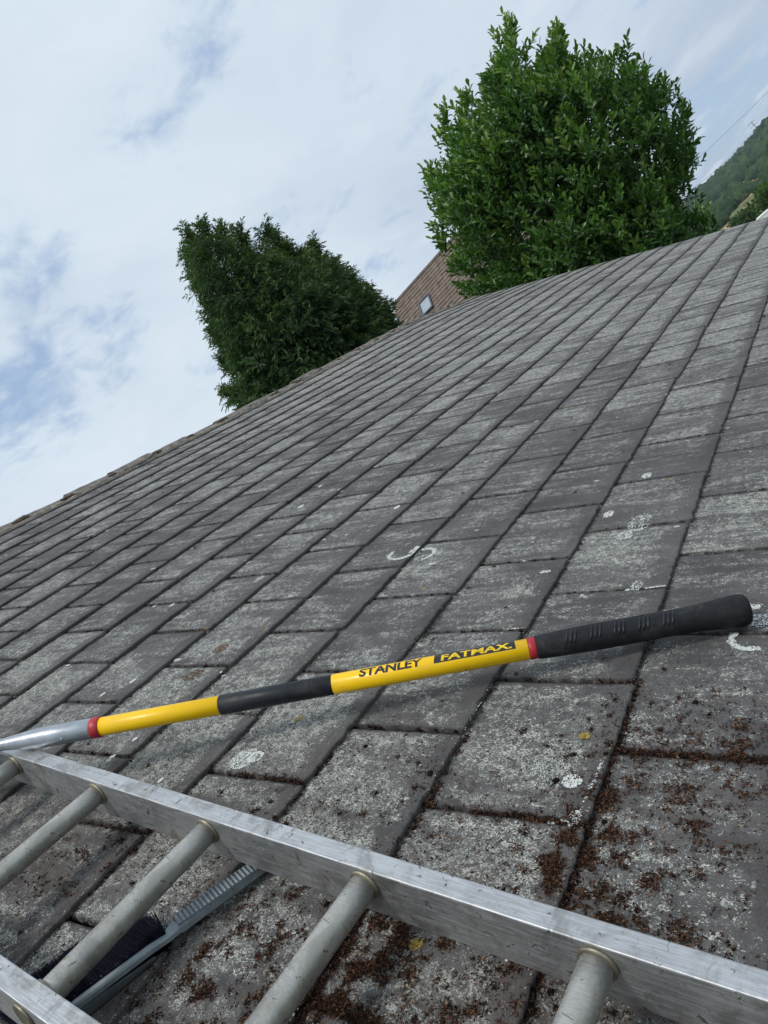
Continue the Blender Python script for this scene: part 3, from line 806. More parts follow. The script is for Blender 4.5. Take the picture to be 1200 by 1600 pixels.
# ridge: short angled ridge tiles bedded in crumbling mortar
a = A_START; k = 0
while a < A_END - .02:
    L_ = .34 + random.uniform(-.01, .01)
    if a + L_ > A_END + .1: L_ = A_END + .02 - a
    bm = bmesh.new(); rings = []
    jz = random.uniform(-.004, .006); tilt = random.uniform(-.004, .006)
    ap = P(a, B_RIDGE).z
    for t in np.linspace(.004, L_ - .004, 7):
        p = P(a + t, B_RIDGE) ; zz = p.z + .008 + jz + .007 * (1 - t / L_) + tilt * t / L_ * 2 + noise.noise(Vector((a * 9 + t * 30, 0, 2))) * .003
        ring_o = []; ring_i = []
        for q in np.linspace(-1, 1, 13):
            y_ = q * .105; drop = (abs(q) ** 1.5) * .066
            ring_o.append(bm.verts.new((p.x, p.y + y_, zz - drop + noise.noise(Vector((a * 9 + t * 40, q * 3, 0))) * .002)))
            ring_i.append(bm.verts.new((p.x, p.y + y_, zz - drop - .014)))
        rings.append(ring_o + ring_i[::-1])
    for r1_, r2_ in zip(rings[:-1], rings[1:]):
        for j in range(len(r1_)): bm.faces.new((r1_[j], r1_[(j + 1) % len(r1_)], r2_[(j + 1) % len(r1_)], r2_[j]))
    bm.faces.new(rings[0]); bm.faces.new(rings[-1][::-1])
    link('ridge_tile', from_bm('ridge_tile', bm), roof, M_ridge)
    a += L_; k += 1
bm = bmesh.new(); prev = None
for a in np.arange(A_START, A_END, .03):
    nz = noise.noise(Vector((a * 7, 1, 1))); nz2 = noise.noise(Vector((a * 23, 4, 1)))
    w_ = .112 + .014 * nz + .008 * nz2; p = P(a, B_RIDGE); zt = p.z - .040 + .008 * nz2
    ring = [bm.verts.new((p.x, p.y - w_, p.z - w_ * math.tan(PITCH) - .02)), bm.verts.new((p.x, p.y - w_ * .96, zt - .012 + .004 * nz)), bm.verts.new((p.x, p.y - .06, zt + .012)),
            bm.verts.new((p.x, p.y + .06, zt + .012)), bm.verts.new((p.x, p.y + w_, p.z - w_ * math.tan(PITCH) - .02))]
    if prev:
        for j in range(4): bm.faces.new((prev[j], prev[j + 1], ring[j + 1], ring[j]))
    prev = ring
link('mortar_bed', from_bm('mortar_bed', bm), roof, M_mortar)
# blobs of mortar squeezed out where the ridge tiles meet
a = A_START + .34
while a < A_END:
    bm = bmesh.new(); r = bmesh.ops.create_icosphere(bm, subdivisions=2, radius=.022); p = P(a + random.uniform(-.03, .03), B_RIDGE) + Vector((0, -.075, -.026))
    s = random.uniform(.5, 1.3)
    for v in r['verts']: v.co = p + Vector((v.co.x * s * 2.2, v.co.y * s, v.co.z * s * .4)) * (1 + .5 * noise.noise(v.co * 70 + p * 5))
    link('mortar_joint', from_bm('mortar_joint', bm), roof, M_mortar)
    a += .34
# crumbs along every butt edge
# verge board, fascia and gutter
bm = bmesh.new(); pr = None
for j in range(16):
    bb = B_EAVE + (B_RIDGE - B_EAVE) * j / 15; x_ = a_end(bb) - .06
    pu = P(x_, bb, -.045); ring = [bm.verts.new(pu + Vector((0, 0, 0))), bm.verts.new(pu + Vector((.025, 0, 0))), bm.verts.new(pu + Vector((.025, 0, -.16))), bm.verts.new(pu + Vector((0, 0, -.16)))]
    if pr:
        for q in range(4): bm.faces.new((pr[q], pr[(q + 1) % 4], ring[(q + 1) % 4], ring[q]))
    pr = ring
link('bargeboard', from_bm('bargeboard', bm), root, M_white)
bm = bmesh.new(); pe = P(0, B_EAVE - .03, -.05)
box_bm(bm, Vector(((A_START + A_END) / 2, pe.y + .03, pe.z - .09)), (A_END - A_START, .025, .15)); link('fascia', from_bm('fascia', bm), root, M_white)
bm = bmesh.new(); gx0, gx1 = A_START, A_END; sec = [(math.cos(t), math.sin(t)) for t in np.linspace(math.pi, 2 * math.pi, 10)]
sec = [(.055 * c_, .055 * s_) for c_, s_ in sec] + [(.050 * c_, .050 * s_) for c_, s_ in sec[::-1]]
r0 = [bm.verts.new((gx0, pe.y - .05 + c_, pe.z - .04 + s_)) for c_, s_ in sec]; r1 = [bm.verts.new((gx1, pe.y - .05 + c_, pe.z - .04 + s_)) for c_, s_ in sec]
for j in range(len(sec)): bm.faces.new((r0[j], r0[(j + 1) % len(sec)], r1[(j + 1) % len(sec)], r1[j]))
link('gutter', from_bm('gutter', bm), root, simple('gutter_plastic', (.05, .05, .055), .4))

# ------------------------------------------------------------------ moss, debris and lichen on the tiles
SURF = lambda a, b: surf(a, b)
MV, MF, MTn = [], [], []; moff = 0


def Pn(a, b, e):
    out = np.zeros((len(a), 3))
    for i in range(len(a)): out[i] = P(float(a[i]), float(b[i]), float(e[i]))
    return out


XN, DN, NN = np.array(X), np.array(D), np.array(N)


def strands(cen, rad, n, length, width, t0, t1, up=.5):
    """n little curled moss strands round each centre"""
    global moff
    m_ = len(cen)
    idx = np.repeat(np.arange(m_), n); k = len(idx)
    r = rad[idx]
    off = rng.normal(size=(k, 3)) * .5; off[:, 2] = np.abs(off[:, 2]) * .55
    base = cen[idx] + XN * (off[:, 0] * r)[:, None] + DN * (off[:, 1] * r)[:, None] + NN * (off[:, 2] * r)[:, None]
    d = nrm(XN * rng.normal(size=(k, 1)) + DN * rng.normal(size=(k, 1)) + NN * (rng.random((k, 1)) * 1.2 + up - .5))
    L = (length * rng.uniform(.5, 1.3, k))[:, None]; w = nrm(np.cross(d, rng.normal(size=(k, 3)))) * (width * rng.uniform(.6, 1.4, k))[:, None]
    c = nrm(rng.normal(size=(k, 3))) * L * .3
    p1 = base + d * L * .5 + c; p2 = base + d * L
    MV.append(np.stack([base - w, base + w, p1 + w, p1 - w, p2, p2 + w * .3], 1).reshape(-1, 3))
    f = np.array([(0, 1, 2, 3), (3, 2, 5, 4)])
    MF.append((f[None] + (np.arange(k) * 6)[:, None, None]).reshape(-1, 4) + moff); moff += k * 6
    MTn.append(np.repeat(rng.uniform(t0, t1, k) ** 1.0, 6))


lv, lf = blob(1)


def lumps(cen, rad, t0, t1, flat=.6):
    global moff
    for c_, r in zip(cen, rad):
        v = lv * (1 + rng.uniform(-.35, .35, len(lv)))[:, None] * r
        w = c_ + XN * v[:, :1] + DN * v[:, 1:2] + NN * v[:, 2:] * flat
        q = np.concatenate([lf, lf[:, 2:3]], 1)
        LV.append(w); LF.append(lf + len(LV_off)); LV_off.extend([0] * len(w)); LT.append(np.full(len(w), rng.uniform(t0, t1)))


LV, LF, LT, LV_off = [], [], [], []
# seams: butt lines and side joints
seam = []
for i, b0 in enumerate(CB):
    if b0 > B_RIDGE - .1 or b0 < -.4: continue
    gl = (CB[i + 1] - b0) if i + 1 < len(CB) else .198
    for a in np.arange(.1, A_END, .006):
        seam.append((a, b0 - .003, 0, a))
    a = a0_of(i)
    while a < A_END:
        for b in np.arange(b0, b0 + gl, .006): seam.append((a, b, 1, a))
        a += TW
seam = np.array(seam)
hv = [ab(*p) + (w, s) for p, w, s in (((1080, 1182), 1.0, .09), ((1180, 1190), 1.2, .07), ((962, 1160), 1.3, .035), ((975, 1100), .5, .05), ((900, 1310), 1.3, .06), ((875, 1400), 1.0, .07), ((560, 1560), 1.8, .09), ((600, 1480), 1.0, .06),
                                      ((780, 1270), .45, .10), ((440, 1230), .5, .08), ((640, 1250), .4, .06), ((290, 1400), .5, .06), ((620, 1145), .2, .08), ((985, 1440), 1.0, .04), ((850, 1570), .9, .08), ((230, 1290), .4, .05))]


def heavy(a, b):
    v = np.zeros(len(a))
    for (ca, cb, w, s) in hv: v += w * np.exp(-((a - ca) ** 2 + (b - cb) ** 2) / (2 * s * s))
    return v


hvv = heavy(seam[:, 0], seam[:, 1]); near = np.clip((2.6 - seam[:, 0]) / 2.2, .0, 1)
pr_ = .17 * near + .06 + .5 * hvv
k = rng.random(len(seam)) < pr_; s_ = seam[k]; hk = hvv[k]
e_ = np.array([surf(a, b - .002) for a, b in s_[:, :2]]) - .001
cen = Pn(s_[:, 0] + rng.normal(size=len(s_)) * .002, s_[:, 1] - .002, e_)
rad = (.0016 + .0032 * rng.random(len(s_)) ** 2 + .0045 * np.clip(hk, 0, 1) * rng.random(len(s_)))
lumps(cen, rad * .9, .0, .30)
kn = s_[:, 0] < 2.2
strands(cen[kn] + NN * .001, rad[kn] * 1.3, 7, .0045, .0006, .0, .42)
kh = (hk > .22)
strands(cen[kh] + NN * .001, rad[kh] * 1.7, 16, .0052, .0007, .02, .75, up=.3)
# clumps torn off and lying about
pts = []
for (ca, cb, w, s) in hv:
    for _ in range(int(26 * w + 3)):
        if random.random() < .6: continue
        pts.append((ca + random.gauss(0, s * 1.1), cb + random.gauss(0, s * 1.1), random.choice((.0015, .002, .0025, .003, .0035, .0055)) * random.uniform(.7, 1.3)))
for _ in range(150): pts.append((random.uniform(.25, 1.3), random.uniform(-.1, 1.3), random.uniform(.0008, .0022)))
for _ in range(150): pts.append((random.uniform(.4, 7), random.uniform(0, 3.6), random.uniform(.0012, .0034)))
pts = [p for p in pts if p[0] > .1]
pts = np.array(pts); e_ = np.array([surf(a, b) for a, b in pts[:, :2]])
cen = Pn(pts[:, 0], pts[:, 1], e_ + pts[:, 2] * .2); lumps(cen, pts[:, 2] * .8, 0, .25, .5)
kk = pts[:, 2] > .002
strands(cen[kk], pts[kk, 2] * 2.2, 30, .0034, .0007, .0, .6, up=.0)
for (px, py, sg_, cnt) in ((540, 1530, .05, 7000), (600, 1500, .035, 3500), (620, 1575, .05, 5000), (930, 1330, .03, 2600), (985, 1435, .03, 3800), (1060, 1280, .05, 2600), (905, 1300, .022, 2400), (885, 1370, .022, 2400), (350, 1520, .05, 4000), (420, 1450, .05, 3000),
                           (480, 1570, .045, 3500), (760, 1580, .035, 2500), (180, 1330, .04, 1200), (80, 1380, .04, 1200), (300, 1570, .05, 3500), (960, 1240, .03, 1200), (1150, 1400, .05, 900), (640, 1230, .03, 500), (830, 1370, .035, 1500), (1080, 1185, .05, 1800), (1180, 1195, .04, 2200)):
    ca, cb = ab(px, py); aa_ = ca + rng.normal(size=cnt) * sg_ * 1.5; bb_ = cb + rng.normal(size=cnt) * sg_
    nv = np.array([noise.noise(Vector((x * 34, y * 34, 2))) + .5 * noise.noise(Vector((x * 90, y * 90, 5))) for x, y in zip(aa_, bb_)]); k = (nv > rng.uniform(-.15, .75, cnt)) & (aa_ > .08) & (rng.random(cnt) < .8); aa_, bb_, nv = aa_[k], bb_[k], nv[k]
    ez_ = np.array([surf(x, y) for x, y in zip(aa_, bb_)]) + np.clip(nv, 0, .6) * .004
    strands(Pn(aa_, bb_, ez_), np.full(len(aa_), .0022), 3, .0036, .0008, .05, .82, up=.0)
# fine litter, thinning out up the slope
n_ = 52000
a = rng.uniform(.2, 1.7, n_); b = rng.uniform(-.15, 1.5, n_)
nzv = np.array([noise.noise(Vector((x * 9, y * 9, 0))) for x, y in zip(a, b)])
den_ = np.clip((1.02 - a) / .7, 0, 1) ** 1.3 * np.clip(.35 + nzv * 1.7, 0, 1) + .55 * np.clip(heavy(a, b), 0, 1.2)
den_ *= np.where(b < .9, 1, .5)
k = rng.random(n_) < den_ * .75; a, b = a[k], b[k]
e_ = np.array([surf(x, y) for x, y in zip(a, b)]) + .0008
cen = Pn(a, b, e_); strands(cen, np.full(len(a), .003), 2, .0040, .00075, .02, 1.0, up=.1)
M_moss = tone_material('moss_litter', [(0, (.012, .009, .007)), (.3, (.035, .020, .014)), (.6, (.085, .042, .027)), (.85, (.19, .105, .06)), (1, (.36, .28, .18))], .95, .1)
M_clod = tone_material('moss_clod', [(0, (.010, .008, .007)), (1, (.045, .028, .02))], .98, .05)
lm = link('moss_clods', mesh_np('moss_clods', np.vstack(LV), np.vstack(LF), {'tone': np.concatenate(LT)}), mat=M_clod)
tag(lm, 'blackish moss clods packed in the joints of the tiles', 'moss', kind='stuff')
tag(link('moss_litter', mesh_np('moss_litter', np.vstack(MV), np.vstack(MF), {'tone': np.concatenate(MTn)}), mat=M_moss),
    'red brown shreds of dry moss scattered over the nearest tiles', 'moss', kind='stuff')

# pale crusty lichen: curled flakes near the camera, rings and spots further up
FV, FF, FT = [], [], []; foff = 0


def flakes(a, b, size, t, lift=.0016):
    global foff
    n_ = len(a); e_ = np.array([surf(x, y) for x, y in zip(a, b)]) + lift; cen = Pn(a, b, e_)
    ang = rng.uniform(0, 2 * np.pi, n_); V_ = []
    for j in range(6):
        rr = size * rng.uniform(.6, 1.2, n_); th = ang + j * np.pi / 3
        V_.append(cen + XN * (rr * np.cos(th))[:, None] + DN * (rr * np.sin(th))[:, None] + NN * (rng.uniform(-.0002, .0005, n_))[:, None])
    FV.append(np.stack(V_, 1).reshape(-1, 3)); FF.append(np.arange(n_ * 6).reshape(-1, 6) + foff); foff += n_ * 6; FT.append(np.repeat(t, 6))


def ring_patch(px, py, r, solid, n, t0, t1, arc=(0, 6.3), size=.0016, sq=1.0):
    a0, b0 = ab(px, py)
    th = rng.uniform(arc[0], arc[1], n); rr = r * (np.sqrt(rng.random(n)) if solid else (1 + rng.normal(size=n) * .09))
    flakes(a0 + rr * np.cos(th), b0 + rr * np.sin(th) * sq, size * rng.uniform(.5, 1.4, n), rng.uniform(t0, t1, n))


ring_patch(630, 864, .038, False, 500, .75, 1, (1.2, 5.6)); ring_patch(658, 864, .035, False, 450, .75, 1, (3.6, 7.8))
ring_patch(1175, 998, .030, False, 420, .8, 1, (.9, 3.6), .0014); ring_patch(1185, 970, .02, True, 200, .8, 1, size=.0013); ring_patch(1165, 972, .05, False, 200, .8, 1, (-.4, .5), .0013)
ring_patch(382, 1186, .026, True, 500, .6, 1); ring_patch(400, 1184, .012, False, 150, .8, 1)
ring_patch(895, 1224, .013, True, 420, .85, 1, size=.001); ring_patch(860, 1210, .03, True, 330, .6, .9, size=.0009)
ring_patch(664, 1123, .009, True, 200, .8, 1, size=.001)
ring_patch(914, 1153, .008, True, 260, .22, .34, size=.001); ring_patch(650, 1476, .008, True, 220, .22, .34, size=.001); ring_patch(467, 1124, .009, True, 100, .28, .4, size=.001)
ring_patch(345, 1014, .02, True, 200, .05, .14, size=.0016); ring_patch(302, 1056, .022, True, 180, .02, .14, size=.0016)
ring_patch(1000, 815, .05, True, 260, .8, 1, sq=.5); ring_patch(975, 835, .02, True, 160, .8, 1); ring_patch(800, 1490, .012, True, 60, .9, 1)
for (px, py, r) in ((898, 1283, .014), (995, 916, .02), (980, 924, .008), (268, 945, .010), (240, 945, .006), (208, 1065, .009), (212, 1158, .006), (252, 1222, .006), (620, 792, .015), (500, 758, .012), (990, 546, .04), (730, 593, .03), (675, 568, .02), (1010, 740, .02), (950, 800, .02), (405, 905, .02), (175, 1187, .01), (160, 1085, .008), (470, 590 + 200, .015)):
    ring_patch(px, py, r, True, 130, .85, 1, size=.0018 if py < 900 else .0011, sq=.6)
for _ in range(190):        # small pale spots everywhere
    a_, b_ = random.uniform(.3, 7.5), random.uniform(0, 3.8); r = random.uniform(.002, .012); n_ = int(20 + r * 4000)
    th = rng.uniform(0, 6.3, n_); rr = r * np.sqrt(rng.random(n_)); flakes(a_ + rr * np.cos(th) * .6, b_ + rr * np.sin(th), .0016 * rng.uniform(.5, 1.4, n_), rng.uniform(.6, 1, n_))
# crust along butt edges
for (x0_, y0_, x1_, y1_, n_) in ((905, 1285, 945, 1190, 50), (860, 1288, 905, 1284, 160), (1010, 920, 1042, 917, 120), (722, 1142, 760, 1095, 36), (690, 1140, 722, 1142, 26), (795, 985, 818, 984, 70), (1000, 640, 1040, 625, 90)):
    t = rng.random(n_); A_, B_ = ab(x0_, y0_); C_, D_ = ab(x1_, y1_)
    flakes(A_ + (C_ - A_) * t + rng.normal(size=n_) * .0012, B_ + (D_ - B_) * t + rng.normal(size=n_) * .0016 + .002, .0012 * rng.uniform(.5, 1.5, n_), rng.uniform(.5, .95, n_), .001)
ca_, cb_ = [], []
for i, b0 in enumerate(CB):
    if -.3 < b0 < B_RIDGE - .1:
        for _ in range(900):
            a_ = .15 + (A_END - .2) * random.random() ** 1.9
            if noise.noise(Vector((a_ * 11, b0 * 3, 0))) > -.12: ca_.append(a_); cb_.append(b0 + random.gauss(.0015, .0016))
flakes(np.array(ca_), np.array(cb_), .0009 * rng.uniform(.4, 1.5, len(ca_)), rng.uniform(.38, .52, len(ca_)), .0012)
M_lichen = tone_material('lichen_crust', [(0, (.10, .045, .025)), (.15, (.16, .10, .06)), (.3, (.38, .27, .06)), (.5, (.34, .34, .30)), (.8, (.55, .57, .55)), (1, (.74, .76, .75))], .9, .2)
tag(link('lichen_crust', mesh_np('lichen_crust', np.vstack(FV), np.vstack(FF), {'tone': np.concatenate(FT)}), mat=M_lichen),
    'white and mustard lichen crusts dotted over the grey tiles', 'lichen', kind='stuff')

# ------------------------------------------------------------------ aluminium ladder lying up the roof
LD = (D * .996 + X * .0915).normalized(); RD = (X - LD * X.dot(LD)).normalized(); LN = N
UA0, UB0 = .430, .096                     # a point on the inner top edge of the upper rail (e = .095)


def LP(s, r, e):                           # s along the ladder, r across (0 = inner face of the far rail), e above tiles
    return CAM + X * UA0 + D * UB0 + N * (e - H) + LD * s + RD * r


lad = empty('aluminium_ladder', LP(.5, -.12, 0))
tag(lad, 'scuffed aluminium ladder lying up the roof across the lower left', 'ladder')
RW, RH, RT, RB = .0265, .066, .096, .030; GAP = .249
s0, s1 = -.75, 2.3


def rail(r0):
    bm = bmesh.new(); c = (LP(s0, r0 + RW / 2, (RT + RB) / 2) + LP(s1, r0 + RW / 2, (RT + RB) / 2)) / 2
    box_bm(bm, Vector((0, 0, 0)), (RW, s1 - s0, RH), (Vector((1, 0, 0)), Vector((0, 1, 0)), Vector((0, 0, 1))), .0015)
    m4 = Matrix((RD, LD, LN)).transposed().to_4x4(); m4.translation = c
    return link('rail', from_bm('rail', bm), lad, M_rail, world=m4)


ra_ = rail(0.0); rb_ = rail(-GAP - RW)
rung_s = [(q - UB0) / .996 for q in (-.300, -.032, .236, .506, .780, 1.049, 1.318, 1.587, 1.855, 2.12)]
for s in rung_s:
    P0 = LP(s, -GAP - .0275, .0735); P1 = LP(s, .002, .0735); A_ = (P1 - P0).normalized(); L_ = (P1 - P0).length
    bm = bmesh.new(); prof = [(t, .0158) for t in np.linspace(0, L_, 8)]
    c = (P0 + P1) / 2; m4 = Matrix((RD, LD, LN)).transposed().to_4x4(); m4.translation = P0
    lathe_bm(bm, Vector((0, 0, 0)), Vector((1, 0, 0)), prof, 28)
    ru = link('rung', from_bm('rung', bm, True), lad, M_rung, world=m4)
    for (r_, sg) in ((0, -1), (-GAP, 1)):
        bm = bmesh.new(); lathe_bm(bm, LP(s, r_, .0735), RD * sg, [(0, .0192), (.0022, .0195), (.0034, .0186), (.0040, .0162)], 28)
        link('collar', from_bm('collar', bm, True), ru, M_alu_edge)
    bm = bmesh.new(); lathe_bm(bm, LP(s, -GAP - RW, .0735), -RD, [(0, .0188), (.0025, .0195), (.0035, .0175), (.0012, .0140), (.0012, .0138)], 28)
    link('flared_end', from_bm('flared_end', bm, True), ru, M_alu_edge)
# sleeve plate lapped on the far rail
bm = bmesh.new(); c0 = LP(1.235, RW / 2, (RT + RB) / 2); c1 = LP(1.75, RW / 2, (RT + RB) / 2)
box_bm(bm, (c0 + c1) / 2, (RW + .0024, .515, RH - .006), (RD, LD, LN), .001); link('sleeve', from_bm('sleeve', bm), lad, M_rail)

# ------------------------------------------------------------------ long handled tool
S_ = CAM + X * .543 + D * 1.327 + N * (.117 - H); G_ = CAM + X * 1.127 + D * .189 + N * (.030 - H)
TA = (G_ - S_).normalized(); TL = (G_ - S_).length
midp = S_.lerp(G_, .6); Vv = (CAM - midp); Vv = (Vv - TA * Vv.dot(TA)).normalized(); Wv = TA.cross(Vv)
if Wv.dot(N) < 0: Wv = -Wv
tool = empty('long_handled_tool', S_)
tag(tool, 'long yellow and black handled tool resting on the ladder and tiles', 'hand tool')
M_yel, gg, b = new_mat('yellow_lacquer')
pos = gg.n('ShaderNodeTexCoord').outputs['Object']
c_ = gg.mix(gg.ss(gg.noise(pos, 30, 4, .7), .66, .72, 0., .7), (.95, .57, .0), (.20, .12, .03))
c_ = gg.mix(gg.ss(gg.noise(gg.v('MULTIPLY', pos, (1, 1, 1.6)), 75, 3, .6, 1.2), .70, .74, 0., .8), c_, (.06, .045, .03))
c_ = gg.mix(gg.ss(gg.noise(pos, 16, 5, .7), .5, .75, 0., .35), c_, (.50, .33, .06))
gg.put(b.inputs['Base Color'], c_); b.inputs['Roughness'].default_value = .38; b.inputs['Specular IOR Level'].default_value = .35; b.inputs['Coat Weight'].default_value = .15
gg.put(b.inputs['Coat Roughness'], gg.ss(gg.noise(pos, 50, 3), .3, .7, .08, .3))
M_blk = simple('black_rubber', (.013, .0145, .017), .6, nscale=120, namt=.2, bump=.3, bscale=900, spec=.25)
M_blk2 = simple('black_tube', (.014, .016, .022), .45, nscale=60, namt=.2, spec=.3)
M_red = simple('red_collar', (.42, .02, .03), .45, nscale=80, namt=.15)
M_blk_dusty = None
M_socket = simple('silver_painted_steel', (.38, .41, .45), .38, .55, nscale=35, namt=.12, bump=.15, bscale=120)
for mm in (M_blk, M_blk2):
    g2 = G(mm.node_tree); bs = [n for n in mm.node_tree.nodes if n.type == 'BSDF_PRINCIPLED'][0]; src = bs.inputs['Base Color'].links[0].from_socket
    ps = g2.n('ShaderNodeTexCoord').outputs['Object']
    g2.put(bs.inputs['Base Color'], g2.mix(g2.ss(g2.noise(ps, 22, 6, .72, .5), .50, .74, 0., .55), src, (.075, .07, .065)))
fr_ = (Vv, Wv); r = .0165


def lat(name, prof, mat, parent=tool, smooth=True, seg=40):
    bm = bmesh.new(); lathe_bm(bm, S_, TA, prof, seg, fr_)
    me = from_bm(name, bm, smooth); return link(name, me, parent, mat)


def cyl(t0, t1, r): return [(t0, r - .0006), (t0 + .0006, r), (t1 - .0006, r), (t1, r - .0006)]


so_ = lat('socket', [(-.42, .017), (-.20, .0165), (-.06, .0135), (-.018, .0115), (-.014, .0118), (.004, .0108), (.02, .0125), (.045, .0155), (.075, .0178), (.10, .0182), (.172, .0178), (.174, .0165)], M_socket)
bm = bmesh.new(); rp = S_ + TA * .1225 + (Vv * .85 - Wv * .52).normalized() * .0178; rd = (Vv * .85 - Wv * .52).normalized()
lathe_bm(bm, rp - rd * .001, rd, [(0, .0036), (.0012, .0034), (.0020, .0022), (.0023, .0008)], 16); link('rivet', from_bm('rivet', bm, True), so_, M_socket)
lat('red_collar', cyl(.1735, .190, .0180), M_red)
sh = lat('shaft', cyl(.190, .411, .0163), M_yel)
lat('black_sleeve', cyl(.4115, .6125, .0171), M_blk2)
y2 = lat('yellow_sleeve', cyl(.613, .947, .0172), M_yel)
lat('red_ring', cyl(.9475, .960, .0180), M_red)
gp = lat('grip', [(.9603, .0182), (.962, .0190), (.975, .0200), (1.02, .0214), (1.06, .0218), (1.14, .0214), (1.18, .0208), (1.215, .0212), (1.24, .0228), (1.262, .0250), (1.278, .0262), (1.290, .0262), (1.2965, .0250), (1.300, .0215), (1.3005, .010)], M_blk)


def on_tube(t, th, rad): return S_ + TA * t + (Vv * math.cos(th) + Wv * math.sin(th)) * rad


def rad_grip(t):
    pr = [(.962, .0190), (.975, .0200), (1.02, .0214), (1.06, .0218), (1.14, .0214), (1.18, .0208), (1.215, .0212)]
    for (a_, x_), (b_, y_) in zip(pr[:-1], pr[1:]):
        if a_ <= t <= b_: return x_ + (y_ - x_) * (t - a_) / (b_ - a_)
    return .021


for gi, tg in enumerate((1.018, 1.058, 1.096, 1.135, 1.174)):
    for kb in range(3):                       # slanted moulded ribs, three to a group
        t0 = tg + (kb - 1) * .0070; bm = bmesh.new(); rings = []
        for th in np.linspace(R(-8), R(62), 9):
            tt = t0 + .006 * (th - R(27)) ; rr_ = rad_grip(tt); ends = .0 if th in (R(-8),) else 1
            hgt = .0012 * math.sin(math.pi * (th + R(8)) / R(70)) ** .35 if R(-8) < th < R(61.9) else 0
            rings.append([bm.verts.new(on_tube(tt + q, th, rr_ - .0008 + z)) for q, z in ((-.0022, 0), (-.0016, hgt + .0008), (.0016, hgt + .0008), (.0022, 0))])
        for p_, q_ in zip(rings[:-1], rings[1:]):
            for j in range(4): bm.faces.new((p_[j], p_[(j + 1) % 4], q_[(j + 1) % 4], q_[j]))
        bm.faces.new(rings[0]); bm.faces.new(rings[-1][::-1])
        link('grip_rib', from_bm('grip_rib', bm, True), gp, M_blk2)


def wrap_text(txt, t0, t1, th0, height, mat, rad, shear, bold):
    cu = bpy.data.curves.new('lettering', 'FONT'); cu.body = txt; cu.size = 1; cu.offset = bold; cu.shear = shear
    ob = bpy.data.objects.new('tmp', cu); scn.collection.objects.link(ob)
    dg = bpy.context.evaluated_depsgraph_get(); me0 = ob.evaluated_get(dg).to_mesh()
    bm = bmesh.new(); bm.from_mesh(me0); bpy.data.objects.remove(ob)
    xs = [v.co.x for v in bm.verts]; ys = [v.co.y for v in bm.verts]; xa, xb, ya, yb = min(xs), max(xs), min(ys), max(ys)
    for q in np.linspace(ya, yb, 14)[1:-1]:
        bmesh.ops.bisect_plane(bm, geom=bm.verts[:] + bm.edges[:] + bm.faces[:], plane_co=(0, q, 0), plane_no=(0, 1, 0))
    for v in bm.verts:
        u = (v.co.x - xa) / (xb - xa); w = (v.co.y - ya) / (yb - ya)
        v.co = on_tube(t0 + (t1 - t0) * u, th0 + w * height / rad, rad)
    return link('lettering', from_bm('lettering', bm), y2, mat)


M_ink = simple('black_print', (.018, .018, .02), .4); M_yprint = simple('yellow_print', (.95, .57, .0), .35)
wrap_text('STANLEY', .662, .772, R(13), .0170, M_ink, .01735, .12, .035)
bm = bmesh.new(); rings = []
for th in np.linspace(R(14), R(82), 16): rings.append([bm.verts.new(on_tube(t, th, .01735)) for t in np.linspace(.7896 + .003 * (th - R(14)), .927, 4)])
for p_, q_ in zip(rings[:-1], rings[1:]):
    for j in range(3): bm.faces.new((p_[j], p_[j + 1], q_[j + 1], q_[j]))
link('print_block', from_bm('print_block', bm, True), y2, M_ink)
wrap_text('FATMAX.', .802, .921, R(21), .0128, M_yprint, .01745, .12, .028)

# ------------------------------------------------------------------ brush under the ladder
br = empty('hand_brush', P(*ab(275, 1445), .01)); tag(br, 'grey plastic hand brush with black bristles lying under the ladder', 'brush')
M_gp = simple('grey_plastic', (.22, .26, .28), .42, nscale=60, namt=.15, bump=.2, bscale=300)
M_gpd = simple('dark_grey_plastic', (.07, .08, .09), .5, nscale=60, namt=.2)
M_bris = tone_material('bristles', [(0, (.008, .009, .016)), (.85, (.012, .014, .026)), (.93, (.25, .235, .20)), (1, (.45, .42, .36))], .9, .05)


def bar(name, pts, wid, thk, mat, parent, e0):
    """flat bar along roof points [(a,b,e)] with widths"""
    bm = bmesh.new(); pr = None; Pq = [CAM + X * a + D * b + N * (e + e0 - H) for a, b, e in pts]
    for i, p in enumerate(Pq):
        d = (Pq[min(i + 1, len(Pq) - 1)] - Pq[max(0, i - 1)]).normalized(); s = N.cross(d).normalized(); n__ = d.cross(s)
        w = wid[i] / 2; t = thk[i] / 2
        prof = [(-w, -t * .6), (-w * .8, -t), (w * .8, -t), (w, -t * .6), (w, t * .6), (w * .8, t), (-w * .8, t), (-w, t * .6)]
        ring = [bm.verts.new(p + s * x_ + n__ * y_) for x_, y_ in prof]
        if pr:
            for j in range(8): bm.faces.new((pr[j], pr[(j + 1) % 8], ring[(j + 1) % 8], ring[j]))
        else: bm.faces.new(ring)
        pr = ring
    bm.faces.new(pr[::-1]); return link(name, from_bm(name, bm), parent, mat), Pq


